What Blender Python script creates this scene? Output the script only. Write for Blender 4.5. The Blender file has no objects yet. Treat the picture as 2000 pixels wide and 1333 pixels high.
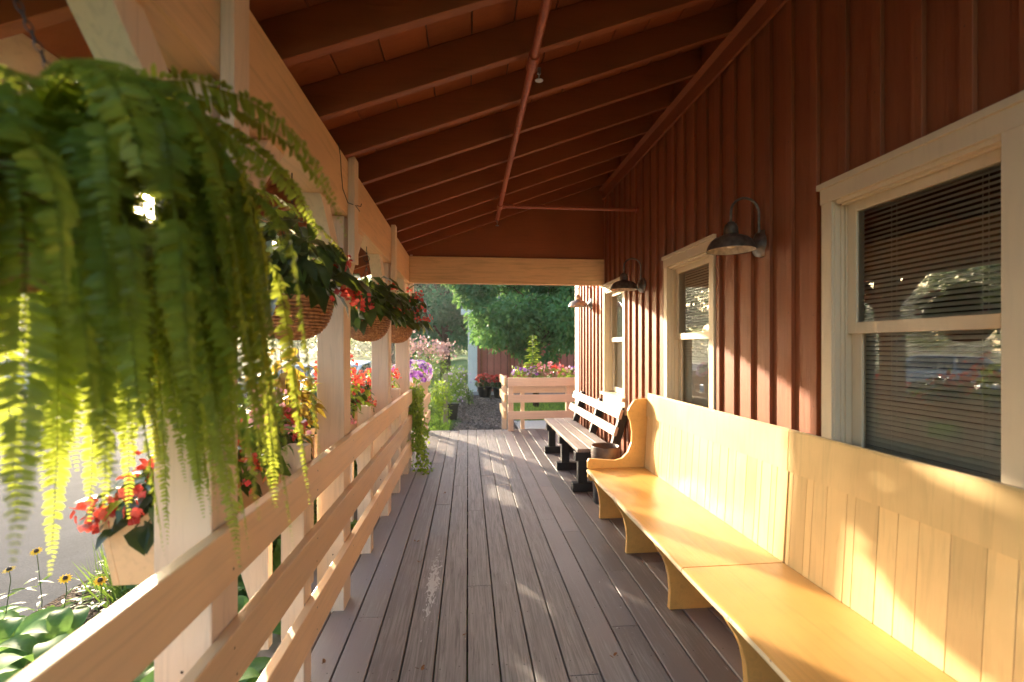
import bpy, math, random
import numpy as np
from mathutils import Vector, Matrix

random.seed(7)
rng = np.random.default_rng(7)
scene = bpy.context.scene
COL = scene.collection

# ------------------------------------------------------------------ camera, sky, sun, exposure
YAW = math.atan(86 / 900)
cam_data = bpy.data.cameras.new('camera')
cam_data.lens = 16.2
cam_data.sensor_width = 36
cam_data.shift_y = 0.00575
cam_data.clip_start = 0.02
cam_data.clip_end = 2000
cam_data.dof.use_dof = True
cam_data.dof.focus_distance = 3.2
cam_data.dof.aperture_fstop = 1.9
cam = bpy.data.objects.new('camera', cam_data)
COL.objects.link(cam)
cam.location = (0, 0, 1.40)
cam.rotation_euler = (math.radians(90), 0, -YAW)
scene.camera = cam

SUN_AZ = math.radians(32.9)      # left of +Y
SUN_EL = math.radians(13.6)
world = bpy.data.worlds.new('World')
scene.world = world
world.use_nodes = True
nt = world.node_tree
nt.nodes.clear()
sky = nt.nodes.new('ShaderNodeTexSky')
sky.sky_type = 'NISHITA'
sky.sun_disc = False
sky.sun_elevation = SUN_EL
sky.sun_rotation = -SUN_AZ
sky.air_density = 1.0
sky.dust_density = 2.5
sky.ozone_density = 1.0
bg = nt.nodes.new('ShaderNodeBackground')
bg.inputs['Strength'].default_value = 0.15
wo = nt.nodes.new('ShaderNodeOutputWorld')
nt.links.new(sky.outputs[0], bg.inputs[0])
nt.links.new(bg.outputs[0], wo.inputs[0])

sun_data = bpy.data.lights.new('sun', 'SUN')
sun_data.energy = 2.9
sun_data.angle = math.radians(0.9)
sun_data.color = (1.0, 0.83, 0.62)
sun = bpy.data.objects.new('sun', sun_data)
COL.objects.link(sun)
sdir = Vector((-math.sin(SUN_AZ) * math.cos(SUN_EL), math.cos(SUN_AZ) * math.cos(SUN_EL), math.sin(SUN_EL)))
sun.rotation_euler = (-sdir).to_track_quat('-Z', 'Y').to_euler()

scene.view_settings.view_transform = 'Standard'
scene.view_settings.look = 'None'
scene.view_settings.exposure = 2.45
scene.view_settings.gamma = 1
scene.view_settings.use_curve_mapping = False
scene.cycles.max_bounces = 10
scene.cycles.diffuse_bounces = 6
scene.cycles.transparent_max_bounces = 12
scene.cycles.use_denoising = True

# ------------------------------------------------------------------ mesh helpers
def dot(m, c, n, r=0.004, mat=1):
    n = Vector(n); u = n.orthogonal().normalized(); v = n.cross(u); c = Vector(c) + n * 0.0006
    m.add([c + (u * math.cos(a) + v * math.sin(a)) * r for a in np.linspace(0, 2 * math.pi, 9)[:-1]], [tuple(range(8))], mat)

class MB:
    """collects shapes (world coordinates) and links them as one mesh object"""
    def __init__(s):
        s.v = []; s.f = []; s.m = []; s.t = []
    def add(s, verts, faces, mat=0, tint=0.5):
        b = len(s.v)
        s.v.extend([tuple(p) for p in verts])
        s.t.extend([tint] * len(verts))
        for f in faces:
            s.f.append(tuple(b + i for i in f)); s.m.append(mat)
    def batch(s, verts, tmpl, tints, mat=0):
        # verts (n,k,3), tmpl list of index tuples, tints (n,)
        n, k, _ = verts.shape
        b = len(s.v)
        s.v.extend(map(tuple, verts.reshape(-1, 3).tolist()))
        s.t.extend(np.repeat(tints, k).tolist())
        for t in tmpl:
            a = (np.arange(n) * k + b)[:, None] + np.array(t)[None, :]
            s.f.extend(map(tuple, a.tolist()))
        s.m.extend([mat] * (n * len(tmpl)))
    def box(s, x0, x1, y0, y1, z0, z1, mat=0, tint=0.5):
        vs = [(x, y, z) for x in (x0, x1) for y in (y0, y1) for z in (z0, z1)]
        s.add(vs, [(0, 1, 3, 2), (4, 6, 7, 5), (0, 4, 5, 1), (2, 3, 7, 6), (0, 2, 6, 4), (1, 5, 7, 3)], mat, tint)
    def prism(s, poly, axis, a, b, mat=0, tint=0.5):
        # poly in the two other axes (in order), extruded along axis
        n = len(poly); vs = []
        for w in (a, b):
            for p, q in poly:
                vs.append({'x': (w, p, q), 'y': (p, w, q), 'z': (p, q, w)}[axis])
        fs = [tuple(range(n)), tuple(range(2 * n - 1, n - 1, -1))]
        for i in range(n):
            j = (i + 1) % n
            fs.append((i, n + i, n + j, j))
        s.add(vs, fs, mat, tint)
    def tube(s, pts, r, seg=8, mat=0, tint=0.5, cap=True):
        pts = [Vector(p) for p in pts]; n = len(pts)
        rs = r if isinstance(r, (list, tuple)) else [r] * n
        vs = []; up = None
        for i, p in enumerate(pts):
            d = (pts[min(i + 1, n - 1)] - pts[max(i - 1, 0)]).normalized()
            if up is None:
                up = d.orthogonal().normalized()
            up = (up - d * up.dot(d))
            up = up.normalized() if up.length > 1e-6 else d.orthogonal().normalized()
            side = d.cross(up)
            for k in range(seg):
                a = 2 * math.pi * k / seg
                vs.append(p + (up * math.cos(a) + side * math.sin(a)) * rs[i])
        fs = []
        for i in range(n - 1):
            for k in range(seg):
                k2 = (k + 1) % seg
                fs.append((i * seg + k, i * seg + k2, (i + 1) * seg + k2, (i + 1) * seg + k))
        if cap:
            fs.append(tuple(range(seg - 1, -1, -1)))
            fs.append(tuple((n - 1) * seg + k for k in range(seg)))
        s.add(vs, fs, mat, tint)
    def lathe(s, c, prof, seg=32, mat=0, tint=0.5, axis='z', mod=None):
        vs = []; n = len(prof)
        for i, (r, h) in enumerate(prof):
            for k in range(seg):
                a = 2 * math.pi * k / seg
                rr = r + (mod(i, k) if mod else 0)
                if axis == 'z': vs.append((c[0] + rr * math.cos(a), c[1] + rr * math.sin(a), c[2] + h))
                elif axis == 'x': vs.append((c[0] + h, c[1] + rr * math.cos(a), c[2] + rr * math.sin(a)))
                else: vs.append((c[0] + rr * math.cos(a), c[1] + h, c[2] + rr * math.sin(a)))
        fs = []
        for i in range(n - 1):
            for k in range(seg):
                k2 = (k + 1) % seg
                fs.append((i * seg + k, i * seg + k2, (i + 1) * seg + k2, (i + 1) * seg + k))
        s.add(vs, fs, mat, tint)
    def build(s, name, mats, parent=None, origin=None, smooth=False, bevel=0, solid=0):
        me = bpy.data.meshes.new(name)
        o = bpy.data.objects.new(name, me)
        COL.objects.link(o)
        if parent is not None:
            o.parent = parent
            off = root_loc(parent)
        elif origin is not None:
            o.location = origin; off = Vector(origin)
        else:
            off = Vector((0, 0, 0))
        arr = np.array(s.v, dtype=float) - np.array(off)[None, :]
        me.from_pydata(arr.tolist(), [], s.f)
        if not isinstance(mats, (list, tuple)): mats = [mats]
        for m in mats: me.materials.append(m)
        me.polygons.foreach_set('material_index', s.m)
        at = me.attributes.new('tint', 'FLOAT', 'POINT')
        at.data.foreach_set('value', s.t)
        if smooth: me.polygons.foreach_set('use_smooth', [True] * len(s.f))
        me.update()
        if bevel:
            md = o.modifiers.new('bevel', 'BEVEL'); md.width = bevel; md.segments = 2; md.limit_method = 'ANGLE'
        if solid:
            md = o.modifiers.new('solid', 'SOLIDIFY'); md.thickness = solid; md.offset = 0
        return o

def root_loc(o):
    p = Vector((0, 0, 0))
    while o is not None:
        p += o.location; o = o.parent
    return p

def tag(o, label=None, cat=None, group=None, kind=None):
    if label: o['label'] = label
    if cat: o['category'] = cat
    if group: o['group'] = group
    if kind: o['kind'] = kind
    return o

def thing(name, loc, label, cat, group=None):
    o = bpy.data.objects.new(name, None)
    COL.objects.link(o); o.location = loc
    o.empty_display_size = 0.1
    return tag(o, label, cat, group)

def copy_tree(o, parent=None):
    c = o.copy(); COL.objects.link(c)
    if parent is not None: c.parent = parent
    for ch in list(o.children): copy_tree(ch, c)
    return c

# ------------------------------------------------------------------ materials
def new_mat(name):
    m = bpy.data.materials.new(name); m.use_nodes = True
    t = m.node_tree; t.nodes.clear()
    out = t.nodes.new('ShaderNodeOutputMaterial')
    return m, t, out

def N(t, typ, **kw):
    n = t.nodes.new(typ)
    for k, v in kw.items():
        if k.startswith('i_'):
            n.inputs[k[2:].replace('_', ' ')].default_value = v
        else: setattr(n, k, v)
    return n

def ramp(t, stops):
    r = t.nodes.new('ShaderNodeValToRGB')
    e = r.color_ramp.elements
    while len(e) > 1: e.remove(e[-1])
    e[0].position = stops[0][0]; e[0].color = (*stops[0][1], 1) if len(stops[0][1]) == 3 else stops[0][1]
    for p, c in stops[1:]:
        x = e.new(p); x.color = (*c, 1) if len(c) == 3 else c
    return r

def paint(name, col, rough=0.5, grain=(30, 2, 30), var=0.12, bump=0.15, dirt=0.25, spec=0.4, worn=None):
    """painted wood: soft grain relief, colour drift, scattered grime"""
    m, t, out = new_mat(name)
    L = t.links
    tc = N(t, 'ShaderNodeTexCoord')
    mp = N(t, 'ShaderNodeMapping'); mp.inputs['Scale'].default_value = grain
    L.new(tc.outputs['Object'], mp.inputs[0])
    g = N(t, 'ShaderNodeTexNoise'); g.inputs['Scale'].default_value = 1.5; g.inputs['Detail'].default_value = 6
    g.inputs['Roughness'].default_value = 0.65; g.inputs['Distortion'].default_value = 0.6
    L.new(mp.outputs[0], g.inputs['Vector'])
    d = N(t, 'ShaderNodeTexNoise'); d.inputs['Scale'].default_value = 3.1; d.inputs['Detail'].default_value = 5
    L.new(tc.outputs['Object'], d.inputs['Vector'])
    dk = tuple(c * (1 - var) for c in col); lt = tuple(min(1, c * (1 + var * 0.6)) for c in col)
    r1 = ramp(t, [(0.3, dk), (0.7, lt)])
    L.new(d.outputs[0], r1.inputs[0])
    gr = ramp(t, [(0.36, (1 - dirt, 1 - dirt, 1 - dirt)), (0.5, (1, 1, 1))])
    L.new(g.outputs[0], gr.inputs[0])
    mx = N(t, 'ShaderNodeMixRGB', blend_type='MULTIPLY'); mx.inputs[0].default_value = 1
    L.new(r1.outputs[0], mx.inputs[1]); L.new(gr.outputs[0], mx.inputs[2])
    at = N(t, 'ShaderNodeAttribute', attribute_name='tint')
    mr = N(t, 'ShaderNodeMapRange'); mr.inputs[3].default_value = 0.86; mr.inputs[4].default_value = 1.12
    L.new(at.outputs['Fac'], mr.inputs[0])
    mx2 = N(t, 'ShaderNodeMixRGB', blend_type='MULTIPLY'); mx2.inputs[0].default_value = 1
    L.new(mx.outputs[0], mx2.inputs[1]); L.new(mr.outputs[0], mx2.inputs[2])
    last = mx2
    if worn:
        s = N(t, 'ShaderNodeTexNoise'); s.inputs['Scale'].default_value = 22; s.inputs['Detail'].default_value = 8
        L.new(tc.outputs['Object'], s.inputs['Vector'])
        sr = ramp(t, [(0.66, (0, 0, 0)), (0.70, (1, 1, 1))]); L.new(s.outputs[0], sr.inputs[0])
        mx3 = N(t, 'ShaderNodeMixRGB'); L.new(sr.outputs[0], mx3.inputs[0]); L.new(mx2.outputs[0], mx3.inputs[1])
        mx3.inputs[2].default_value = (*worn, 1); last = mx3
    p = N(t, 'ShaderNodeBsdfPrincipled')
    L.new(last.outputs[0], p.inputs['Base Color'])
    rr = N(t, 'ShaderNodeMapRange'); rr.inputs[3].default_value = max(0.1, rough - 0.12); rr.inputs[4].default_value = rough + 0.15
    L.new(d.outputs[0], rr.inputs[0]); L.new(rr.outputs[0], p.inputs['Roughness'])
    p.inputs['Specular IOR Level'].default_value = spec
    b = N(t, 'ShaderNodeBump'); b.inputs['Strength'].default_value = bump; b.inputs['Distance'].default_value = 0.01
    L.new(g.outputs[0], b.inputs['Height']); L.new(b.outputs[0], p.inputs['Normal'])
    L.new(p.outputs[0], out.inputs[0])
    return m

def plain(name, col, rough=0.5, metal=0, spec=0.5, noise=0.15, scale=20, bump=0.0):
    m, t, out = new_mat(name); L = t.links
    tc = N(t, 'ShaderNodeTexCoord')
    n = N(t, 'ShaderNodeTexNoise'); n.inputs['Scale'].default_value = scale; n.inputs['Detail'].default_value = 5
    L.new(tc.outputs['Object'], n.inputs['Vector'])
    r = ramp(t, [(0.3, tuple(c * (1 - noise) for c in col)), (0.7, tuple(min(1, c * (1 + noise)) for c in col))])
    L.new(n.outputs[0], r.inputs[0])
    p = N(t, 'ShaderNodeBsdfPrincipled'); p.inputs['Roughness'].default_value = rough; p.inputs['Metallic'].default_value = metal
    p.inputs['Specular IOR Level'].default_value = spec
    L.new(r.outputs[0], p.inputs['Base Color'])
    if bump:
        b = N(t, 'ShaderNodeBump'); b.inputs['Strength'].default_value = bump; b.inputs['Distance'].default_value = 0.02
        L.new(n.outputs[0], b.inputs['Height']); L.new(b.outputs[0], p.inputs['Normal'])
    L.new(p.outputs[0], out.inputs[0])
    return m

def leafmat(name, stops, trans=0.35, tcol=None, rough=0.45, spec=0.35):
    """foliage: colour by leaf (tint), light passing through"""
    m, t, out = new_mat(name); L = t.links
    at = N(t, 'ShaderNodeAttribute', attribute_name='tint')
    r = ramp(t, stops); L.new(at.outputs['Fac'], r.inputs[0])
    tc = N(t, 'ShaderNodeTexCoord')
    n = N(t, 'ShaderNodeTexNoise'); n.inputs['Scale'].default_value = 35; L.new(tc.outputs['Object'], n.inputs['Vector'])
    mr = N(t, 'ShaderNodeMapRange'); mr.inputs[3].default_value = 0.7; mr.inputs[4].default_value = 1.3; L.new(n.outputs[0], mr.inputs[0])
    mx = N(t, 'ShaderNodeMixRGB', blend_type='MULTIPLY'); mx.inputs[0].default_value = 1
    L.new(r.outputs[0], mx.inputs[1]); L.new(mr.outputs[0], mx.inputs[2])
    p = N(t, 'ShaderNodeBsdfPrincipled'); p.inputs['Roughness'].default_value = rough; p.inputs['Specular IOR Level'].default_value = spec
    L.new(mx.outputs[0], p.inputs['Base Color'])
    tr = N(t, 'ShaderNodeBsdfTranslucent')
    if tcol:
        m2 = N(t, 'ShaderNodeMixRGB', blend_type='MULTIPLY'); m2.inputs[0].default_value = 1
        L.new(mr.outputs[0], m2.inputs[1]); m2.inputs[2].default_value = (*tcol, 1); L.new(m2.outputs[0], tr.inputs[0])
    else:
        L.new(mx.outputs[0], tr.inputs[0])
    ms = N(t, 'ShaderNodeMixShader'); ms.inputs[0].default_value = trans
    L.new(p.outputs[0], ms.inputs[1]); L.new(tr.outputs[0], ms.inputs[2]); L.new(ms.outputs[0], out.inputs[0])
    return m

RED = (0.31, 0.098, 0.038)
CREAM = (0.76, 0.60, 0.43)
M_wall = paint('barn_red_siding', RED, rough=0.55, grain=(40, 40, 2.2), var=0.14, bump=0.25, dirt=0.12)
M_ceil = paint('barn_red_roof', (0.28, 0.082, 0.030), rough=0.55, grain=(2, 40, 40), var=0.12, bump=0.2, dirt=0.1)
M_pipe = plain('pipe_red', (0.33, 0.085, 0.045), rough=0.4, noise=0.2, scale=60, bump=0.1)
M_beam = paint('cream_beam', (0.76, 0.50, 0.28), rough=0.5, grain=(30, 1.6, 26), var=0.08, bump=0.3, dirt=0.14)
M_beamx = paint('cream_cross_beam', (0.76, 0.50, 0.28), rough=0.5, grain=(1.6, 30, 26), var=0.08, bump=0.4, dirt=0.2)
M_post = paint('cream_post', (0.76, 0.59, 0.44), rough=0.5, grain=(35, 35, 1.8), var=0.07, bump=0.3, dirt=0.12)
M_rail = paint('cream_rail', (0.80, 0.54, 0.30), rough=0.38, grain=(30, 1.5, 30), var=0.07, bump=0.15, dirt=0.1, spec=0.5)
M_railx = paint('cream_rail_cross', (0.78, 0.62, 0.48), rough=0.45, grain=(1.5, 30, 30), var=0.07, bump=0.15, dirt=0.1)
M_trim = paint('cream_window_trim', (0.74, 0.62, 0.44), rough=0.45, grain=(30, 30, 3), var=0.05, bump=0.06, dirt=0.04)
M_pew = paint('yellow_pew', (0.74, 0.42, 0.125), rough=0.33, grain=(25, 1.5, 25), var=0.16, bump=0.12, dirt=0.10, spec=0.5)
M_pewb = paint('yellow_pew_back', (0.78, 0.55, 0.25), rough=0.4, grain=(25, 25, 1.5), var=0.12, bump=0.10, dirt=0.09, spec=0.4)
M_pewedge = paint('pale_pew_edge', (0.82, 0.66, 0.42), rough=0.45, grain=(25, 2, 25), var=0.1, bump=0.15, dirt=0.2, worn=(0.3, 0.2, 0.12))
M_dark = paint('black_bench_paint', (0.03, 0.03, 0.032), rough=0.5, grain=(20, 20, 3), var=0.2, bump=0.2, dirt=0.2)
M_slat = paint('weathered_slats', (0.38, 0.32, 0.28), rough=0.5, grain=(30, 1.5, 30), var=0.2, bump=0.3, dirt=0.35)
M_slatp = paint('pale_back_slats', (0.66, 0.55, 0.45), rough=0.5, grain=(30, 1.5, 30), var=0.1, bump=0.2, dirt=0.2)
M_zinc = plain('galvanised', (0.30, 0.30, 0.29), rough=0.42, metal=0.85, noise=0.35, scale=35)
M_bronze = plain('aged_zinc_shade', (0.20, 0.17, 0.14), rough=0.45, metal=0.7, noise=0.4, scale=28)
M_black = plain('black_metal', (0.02, 0.02, 0.02), rough=0.4, noise=0.2)
M_nail = plain('nail', (0.05, 0.03, 0.02), rough=0.6, noise=0.2)
M_soil = plain('soil', (0.035, 0.022, 0.015), rough=0.95, noise=0.5, scale=80, bump=0.6)
M_pot = plain('black_plastic', (0.02, 0.022, 0.025), rough=0.35, noise=0.1)
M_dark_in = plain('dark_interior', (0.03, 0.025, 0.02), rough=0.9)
M_blind = plain('blind_slats', (0.80, 0.77, 0.70), rough=0.5, noise=0.05)
M_white = paint('white_trim', (0.75, 0.76, 0.74), rough=0.5, grain=(20, 20, 2), var=0.05, bump=0.1, dirt=0.1)
M_bulb = plain('frosted_bulb', (0.8, 0.78, 0.72), rough=0.3, noise=0.02)

def glass_mat():
    m, t, out = new_mat('window_glass'); L = t.links
    tr = N(t, 'ShaderNodeBsdfTransparent'); tr.inputs[0].default_value = (0.86, 0.90, 0.88, 1)
    gl = N(t, 'ShaderNodeBsdfGlossy'); gl.inputs['Roughness'].default_value = 0.008
    fr = N(t, 'ShaderNodeFresnel'); fr.inputs[0].default_value = 1.52
    ad = N(t, 'ShaderNodeMath', operation='MULTIPLY'); ad.inputs[1].default_value = 2.3; ad.use_clamp = True
    L.new(fr.outputs[0], ad.inputs[0])
    ms = N(t, 'ShaderNodeMixShader'); L.new(ad.outputs[0], ms.inputs[0]); L.new(tr.outputs[0], ms.inputs[1]); L.new(gl.outputs[0], ms.inputs[2])
    L.new(ms.outputs[0], out.inputs[0])
    return m
M_glass = glass_mat()

def deck_mat():
    m, t, out = new_mat('weathered_deck'); L = t.links
    tc = N(t, 'ShaderNodeTexCoord')
    mp = N(t, 'ShaderNodeMapping'); mp.inputs['Scale'].default_value = (42, 1.6, 42)
    L.new(tc.outputs['Object'], mp.inputs[0])
    at = N(t, 'ShaderNodeAttribute', attribute_name='tint')
    ofs = N(t, 'ShaderNodeVectorMath', operation='ADD')
    cmb = N(t, 'ShaderNodeCombineXYZ'); mu = N(t, 'ShaderNodeMath', operation='MULTIPLY'); mu.inputs[1].default_value = 97
    L.new(at.outputs['Fac'], mu.inputs[0]); L.new(mu.outputs[0], cmb.inputs[1]); L.new(mp.outputs[0], ofs.inputs[0]); L.new(cmb.outputs[0], ofs.inputs[1])
    g = N(t, 'ShaderNodeTexNoise'); g.inputs['Scale'].default_value = 1.6; g.inputs['Detail'].default_value = 9; g.inputs['Roughness'].default_value = 0.7; g.inputs['Distortion'].default_value = 1.2
    L.new(ofs.outputs[0], g.inputs['Vector'])
    w = N(t, 'ShaderNodeTexNoise'); w.inputs['Scale'].default_value = 2.2; w.inputs['Detail'].default_value = 6
    L.new(tc.outputs['Object'], w.inputs['Vector'])
    # paint (mauve brown) vs worn grey wood: worn towards the middle of the walkway
    sx = N(t, 'ShaderNodeSeparateXYZ'); L.new(tc.outputs['Object'], sx.inputs[0])
    ax = N(t, 'ShaderNodeMath', operation='ADD'); ax.inputs[1].default_value = -0.12; L.new(sx.outputs[0], ax.inputs[0])
    ab = N(t, 'ShaderNodeMath', operation='ABSOLUTE'); L.new(ax.outputs[0], ab.inputs[0])
    mr = N(t, 'ShaderNodeMapRange'); mr.inputs[1].default_value = 0.15; mr.inputs[2].default_value = 0.75; mr.inputs[3].default_value = 0.32; mr.inputs[4].default_value = -0.12
    L.new(ab.outputs[0], mr.inputs[0])
    s1 = N(t, 'ShaderNodeMath', operation='ADD'); L.new(mr.outputs[0], s1.inputs[0]); L.new(w.outputs[0], s1.inputs[1])
    s2 = N(t, 'ShaderNodeMath', operation='MULTIPLY_ADD'); L.new(g.outputs[0], s2.inputs[0]); s2.inputs[1].default_value = 0.9; L.new(s1.outputs[0], s2.inputs[2])
    wr = ramp(t, [(0.98 / 1.5 - 0.08, (0, 0, 0)), (0.98 / 1.5 + 0.10, (1, 1, 1))])
    sc = N(t, 'ShaderNodeMath', operation='MULTIPLY'); sc.inputs[1].default_value = 1 / 1.5; L.new(s2.outputs[0], sc.inputs[0]); L.new(sc.outputs[0], wr.inputs[0])
    pa = ramp(t, [(0.3, (0.185, 0.155, 0.145)), (0.7, (0.285, 0.242, 0.228))]); L.new(at.outputs['Fac'], pa.inputs[0])
    wd = ramp(t, [(0.30, (0.12, 0.108, 0.10)), (0.5, (0.27, 0.245, 0.228)), (0.72, (0.40, 0.37, 0.35))]); L.new(g.outputs[0], wd.inputs[0])
    mx = N(t, 'ShaderNodeMixRGB'); L.new(wr.outputs[0], mx.inputs[0]); L.new(pa.outputs[0], mx.inputs[1]); L.new(wd.outputs[0], mx.inputs[2])
    # flaked white paint in one streak on the fourth board
    mk = N(t, 'ShaderNodeTexNoise'); mk.inputs['Scale'].default_value = 14; mk.inputs['Detail'].default_value = 9; mk.inputs['Distortion'].default_value = 2.0
    mp2 = N(t, 'ShaderNodeMapping'); mp2.inputs['Scale'].default_value = (3.2, 1.0, 1); L.new(tc.outputs['Object'], mp2.inputs[0]); L.new(mp2.outputs[0], mk.inputs['Vector'])
    def band(sock, c, h):
        a = N(t, 'ShaderNodeMath', operation='SUBTRACT'); a.inputs[1].default_value = c; L.new(sock, a.inputs[0])
        b = N(t, 'ShaderNodeMath', operation='ABSOLUTE'); L.new(a.outputs[0], b.inputs[0])
        r = N(t, 'ShaderNodeMapRange'); r.inputs[1].default_value = 0; r.inputs[2].default_value = h; r.inputs[3].default_value = 1; r.inputs[4].default_value = 0
        L.new(b.outputs[0], r.inputs[0]); return r.outputs[0]
    bx = band(sx.outputs[0], -0.205, 0.055); by = band(sx.outputs[1], 2.75, 0.62)
    mm = N(t, 'ShaderNodeMath', operation='MULTIPLY'); L.new(bx, mm.inputs[0]); L.new(by, mm.inputs[1])
    mm2 = N(t, 'ShaderNodeMath', operation='MULTIPLY_ADD'); L.new(mm.outputs[0], mm2.inputs[0]); mm2.inputs[1].default_value = 0.42; L.new(mk.outputs[0], mm2.inputs[2])
    mk2 = ramp(t, [(0.72, (0, 0, 0)), (0.745, (1, 1, 1))]); L.new(mm2.outputs[0], mk2.inputs[0])
    mx4 = N(t, 'ShaderNodeMixRGB'); L.new(mk2.outputs[0], mx4.inputs[0]); L.new(mx.outputs[0], mx4.inputs[1]); mx4.inputs[2].default_value = (0.55, 0.54, 0.52, 1)
    p = N(t, 'ShaderNodeBsdfPrincipled'); L.new(mx4.outputs[0], p.inputs['Base Color'])
    rr = ramp(t, [(0, (0.42,) * 3), (1, (0.62,) * 3)]); L.new(wr.outputs[0], rr.inputs[0]); L.new(rr.outputs[0], p.inputs['Roughness'])
    p.inputs['Specular IOR Level'].default_value = 0.5
    b = N(t, 'ShaderNodeBump'); b.inputs['Strength'].default_value = 0.35; b.inputs['Distance'].default_value = 0.006
    L.new(g.outputs[0], b.inputs['Height']); L.new(b.outputs[0], p.inputs['Normal'])
    L.new(p.outputs[0], out.inputs[0])
    return m
M_deck = deck_mat()

def ground_mat(name, cols, scale, bump, rough=0.95, voronoi=False, det=8):
    m, t, out = new_mat(name); L = t.links
    tc = N(t, 'ShaderNodeTexCoord')
    n = N(t, 'ShaderNodeTexVoronoi' if voronoi else 'ShaderNodeTexNoise'); n.inputs['Scale'].default_value = scale
    if not voronoi: n.inputs['Detail'].default_value = det
    L.new(tc.outputs['Object'], n.inputs['Vector'])
    k = N(t, 'ShaderNodeTexNoise'); k.inputs['Scale'].default_value = scale * 0.05; k.inputs['Detail'].default_value = 6
    L.new(tc.outputs['Object'], k.inputs['Vector'])
    ad = N(t, 'ShaderNodeMath', operation='MULTIPLY_ADD'); ad.inputs[1].default_value = 0.6
    src = n.outputs['Color'] if voronoi else n.outputs[0]
    L.new(src, ad.inputs[0])
    hf = N(t, 'ShaderNodeMath', operation='MULTIPLY'); hf.inputs[1].default_value = 0.4; L.new(k.outputs[0], hf.inputs[0]); L.new(hf.outputs[0], ad.inputs[2])
    nn = len(cols); r = ramp(t, [(0.3 + 0.4 * i / (nn - 1), c) for i, c in enumerate(cols)])
    L.new(ad.outputs[0], r.inputs[0])
    p = N(t, 'ShaderNodeBsdfPrincipled'); p.inputs['Roughness'].default_value = rough; p.inputs['Specular IOR Level'].default_value = 0.12; L.new(r.outputs[0], p.inputs['Base Color'])
    b = N(t, 'ShaderNodeBump'); b.inputs['Strength'].default_value = bump; b.inputs['Distance'].default_value = 0.03
    L.new(n.outputs[0], b.inputs['Height']); L.new(b.outputs[0], p.inputs['Normal']); L.new(p.outputs[0], out.inputs[0])
    return m
M_grass = ground_mat('lawn', [(0.04, 0.075, 0.015), (0.08, 0.14, 0.03), (0.13, 0.20, 0.05)], 30, 0.5)
M_asphalt = ground_mat('asphalt', [(0.040, 0.042, 0.048), (0.058, 0.061, 0.068), (0.082, 0.084, 0.092)], 60, 0.2)
M_mulch = ground_mat('bark_mulch', [(0.012, 0.008, 0.006), (0.04, 0.024, 0.016), (0.09, 0.055, 0.035)], 45, 1.0, voronoi=True)
M_gravel = ground_mat('gravel', [(0.05, 0.042, 0.038), (0.12, 0.10, 0.09), (0.24, 0.21, 0.19)], 40, 1.0, voronoi=True)
M_conc = ground_mat('concrete', [(0.30, 0.30, 0.29), (0.38, 0.37, 0.36), (0.45, 0.44, 0.42)], 20, 0.1)
M_bark = ground_mat('bark', [(0.04, 0.03, 0.02), (0.09, 0.07, 0.05), (0.14, 0.11, 0.08)], 25, 0.8)

G = lambda a, b, c: [(0.0, a), (0.5, b), (1.0, c)]
M_fern = leafmat('fern_fronds', [(0, (0.055, 0.10, 0.018)), (0.55, (0.125, 0.20, 0.03)), (0.9, (0.20, 0.28, 0.04)), (1.0, (0.75, 0.58, 0.07))], trans=0.48, tcol=(0.55, 0.62, 0.07))
M_beg = leafmat('begonia_leaves', [(0, (0.010, 0.026, 0.012)), (0.6, (0.022, 0.055, 0.018)), (0.9, (0.05, 0.11, 0.02)), (1.0, (0.30, 0.38, 0.03))], trans=0.16, tcol=(0.30, 0.36, 0.04), rough=0.3, spec=0.5)
M_redf = leafmat('red_petals', G((0.45, 0.02, 0.018), (0.62, 0.06, 0.045), (0.74, 0.18, 0.14)), trans=0.28, tcol=(0.75, 0.11, 0.07))
M_pinkf = leafmat('pink_petals', G((0.66, 0.14, 0.24), (0.76, 0.30, 0.38), (0.84, 0.50, 0.54)), trans=0.3, tcol=(0.85, 0.45, 0.52))
M_purf = leafmat('purple_petals', G((0.10, 0.02, 0.22), (0.24, 0.06, 0.42), (0.42, 0.20, 0.60)), trans=0.3, tcol=(0.5, 0.2, 0.8))
M_lavf = leafmat('lavender_petals', G((0.50, 0.40, 0.62), (0.62, 0.50, 0.70), (0.75, 0.65, 0.78)), trans=0.3)
M_yelf = leafmat('yellow_petals', G((0.70, 0.34, 0.01), (0.80, 0.44, 0.02), (0.85, 0.55, 0.05)), trans=0.3, tcol=(0.9, 0.6, 0.05))
M_creamf = leafmat('cream_florets', G((0.55, 0.52, 0.25), (0.65, 0.62, 0.35), (0.75, 0.72, 0.5)), trans=0.3)
M_coleus = leafmat('coleus_leaves', G((0.09, 0.035, 0.012), (0.22, 0.12, 0.02), (0.35, 0.30, 0.05)), trans=0.35, tcol=(0.7, 0.5, 0.06))
M_lime = leafmat('lime_leaves', G((0.10, 0.20, 0.02), (0.18, 0.32, 0.03), (0.32, 0.42, 0.05)), trans=0.4, tcol=(0.5, 0.65, 0.06))
M_green = leafmat('garden_leaves', G((0.03, 0.07, 0.012), (0.065, 0.13, 0.025), (0.13, 0.22, 0.05)), trans=0.35, tcol=(0.3, 0.45, 0.06))
M_hosta = leafmat('hosta_leaves', G((0.04, 0.10, 0.04), (0.09, 0.20, 0.05), (0.18, 0.32, 0.08)), trans=0.3, tcol=(0.30, 0.50, 0.10), rough=0.6, spec=0.15)
M_tree = leafmat('maple_leaves', [(0, (0.045, 0.13, 0.07)), (0.5, (0.08, 0.21, 0.10)), (0.9, (0.15, 0.29, 0.10)), (1.0, (0.28, 0.15, 0.05))], trans=0.4, tcol=(0.22, 0.42, 0.10), spec=0.15)
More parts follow.
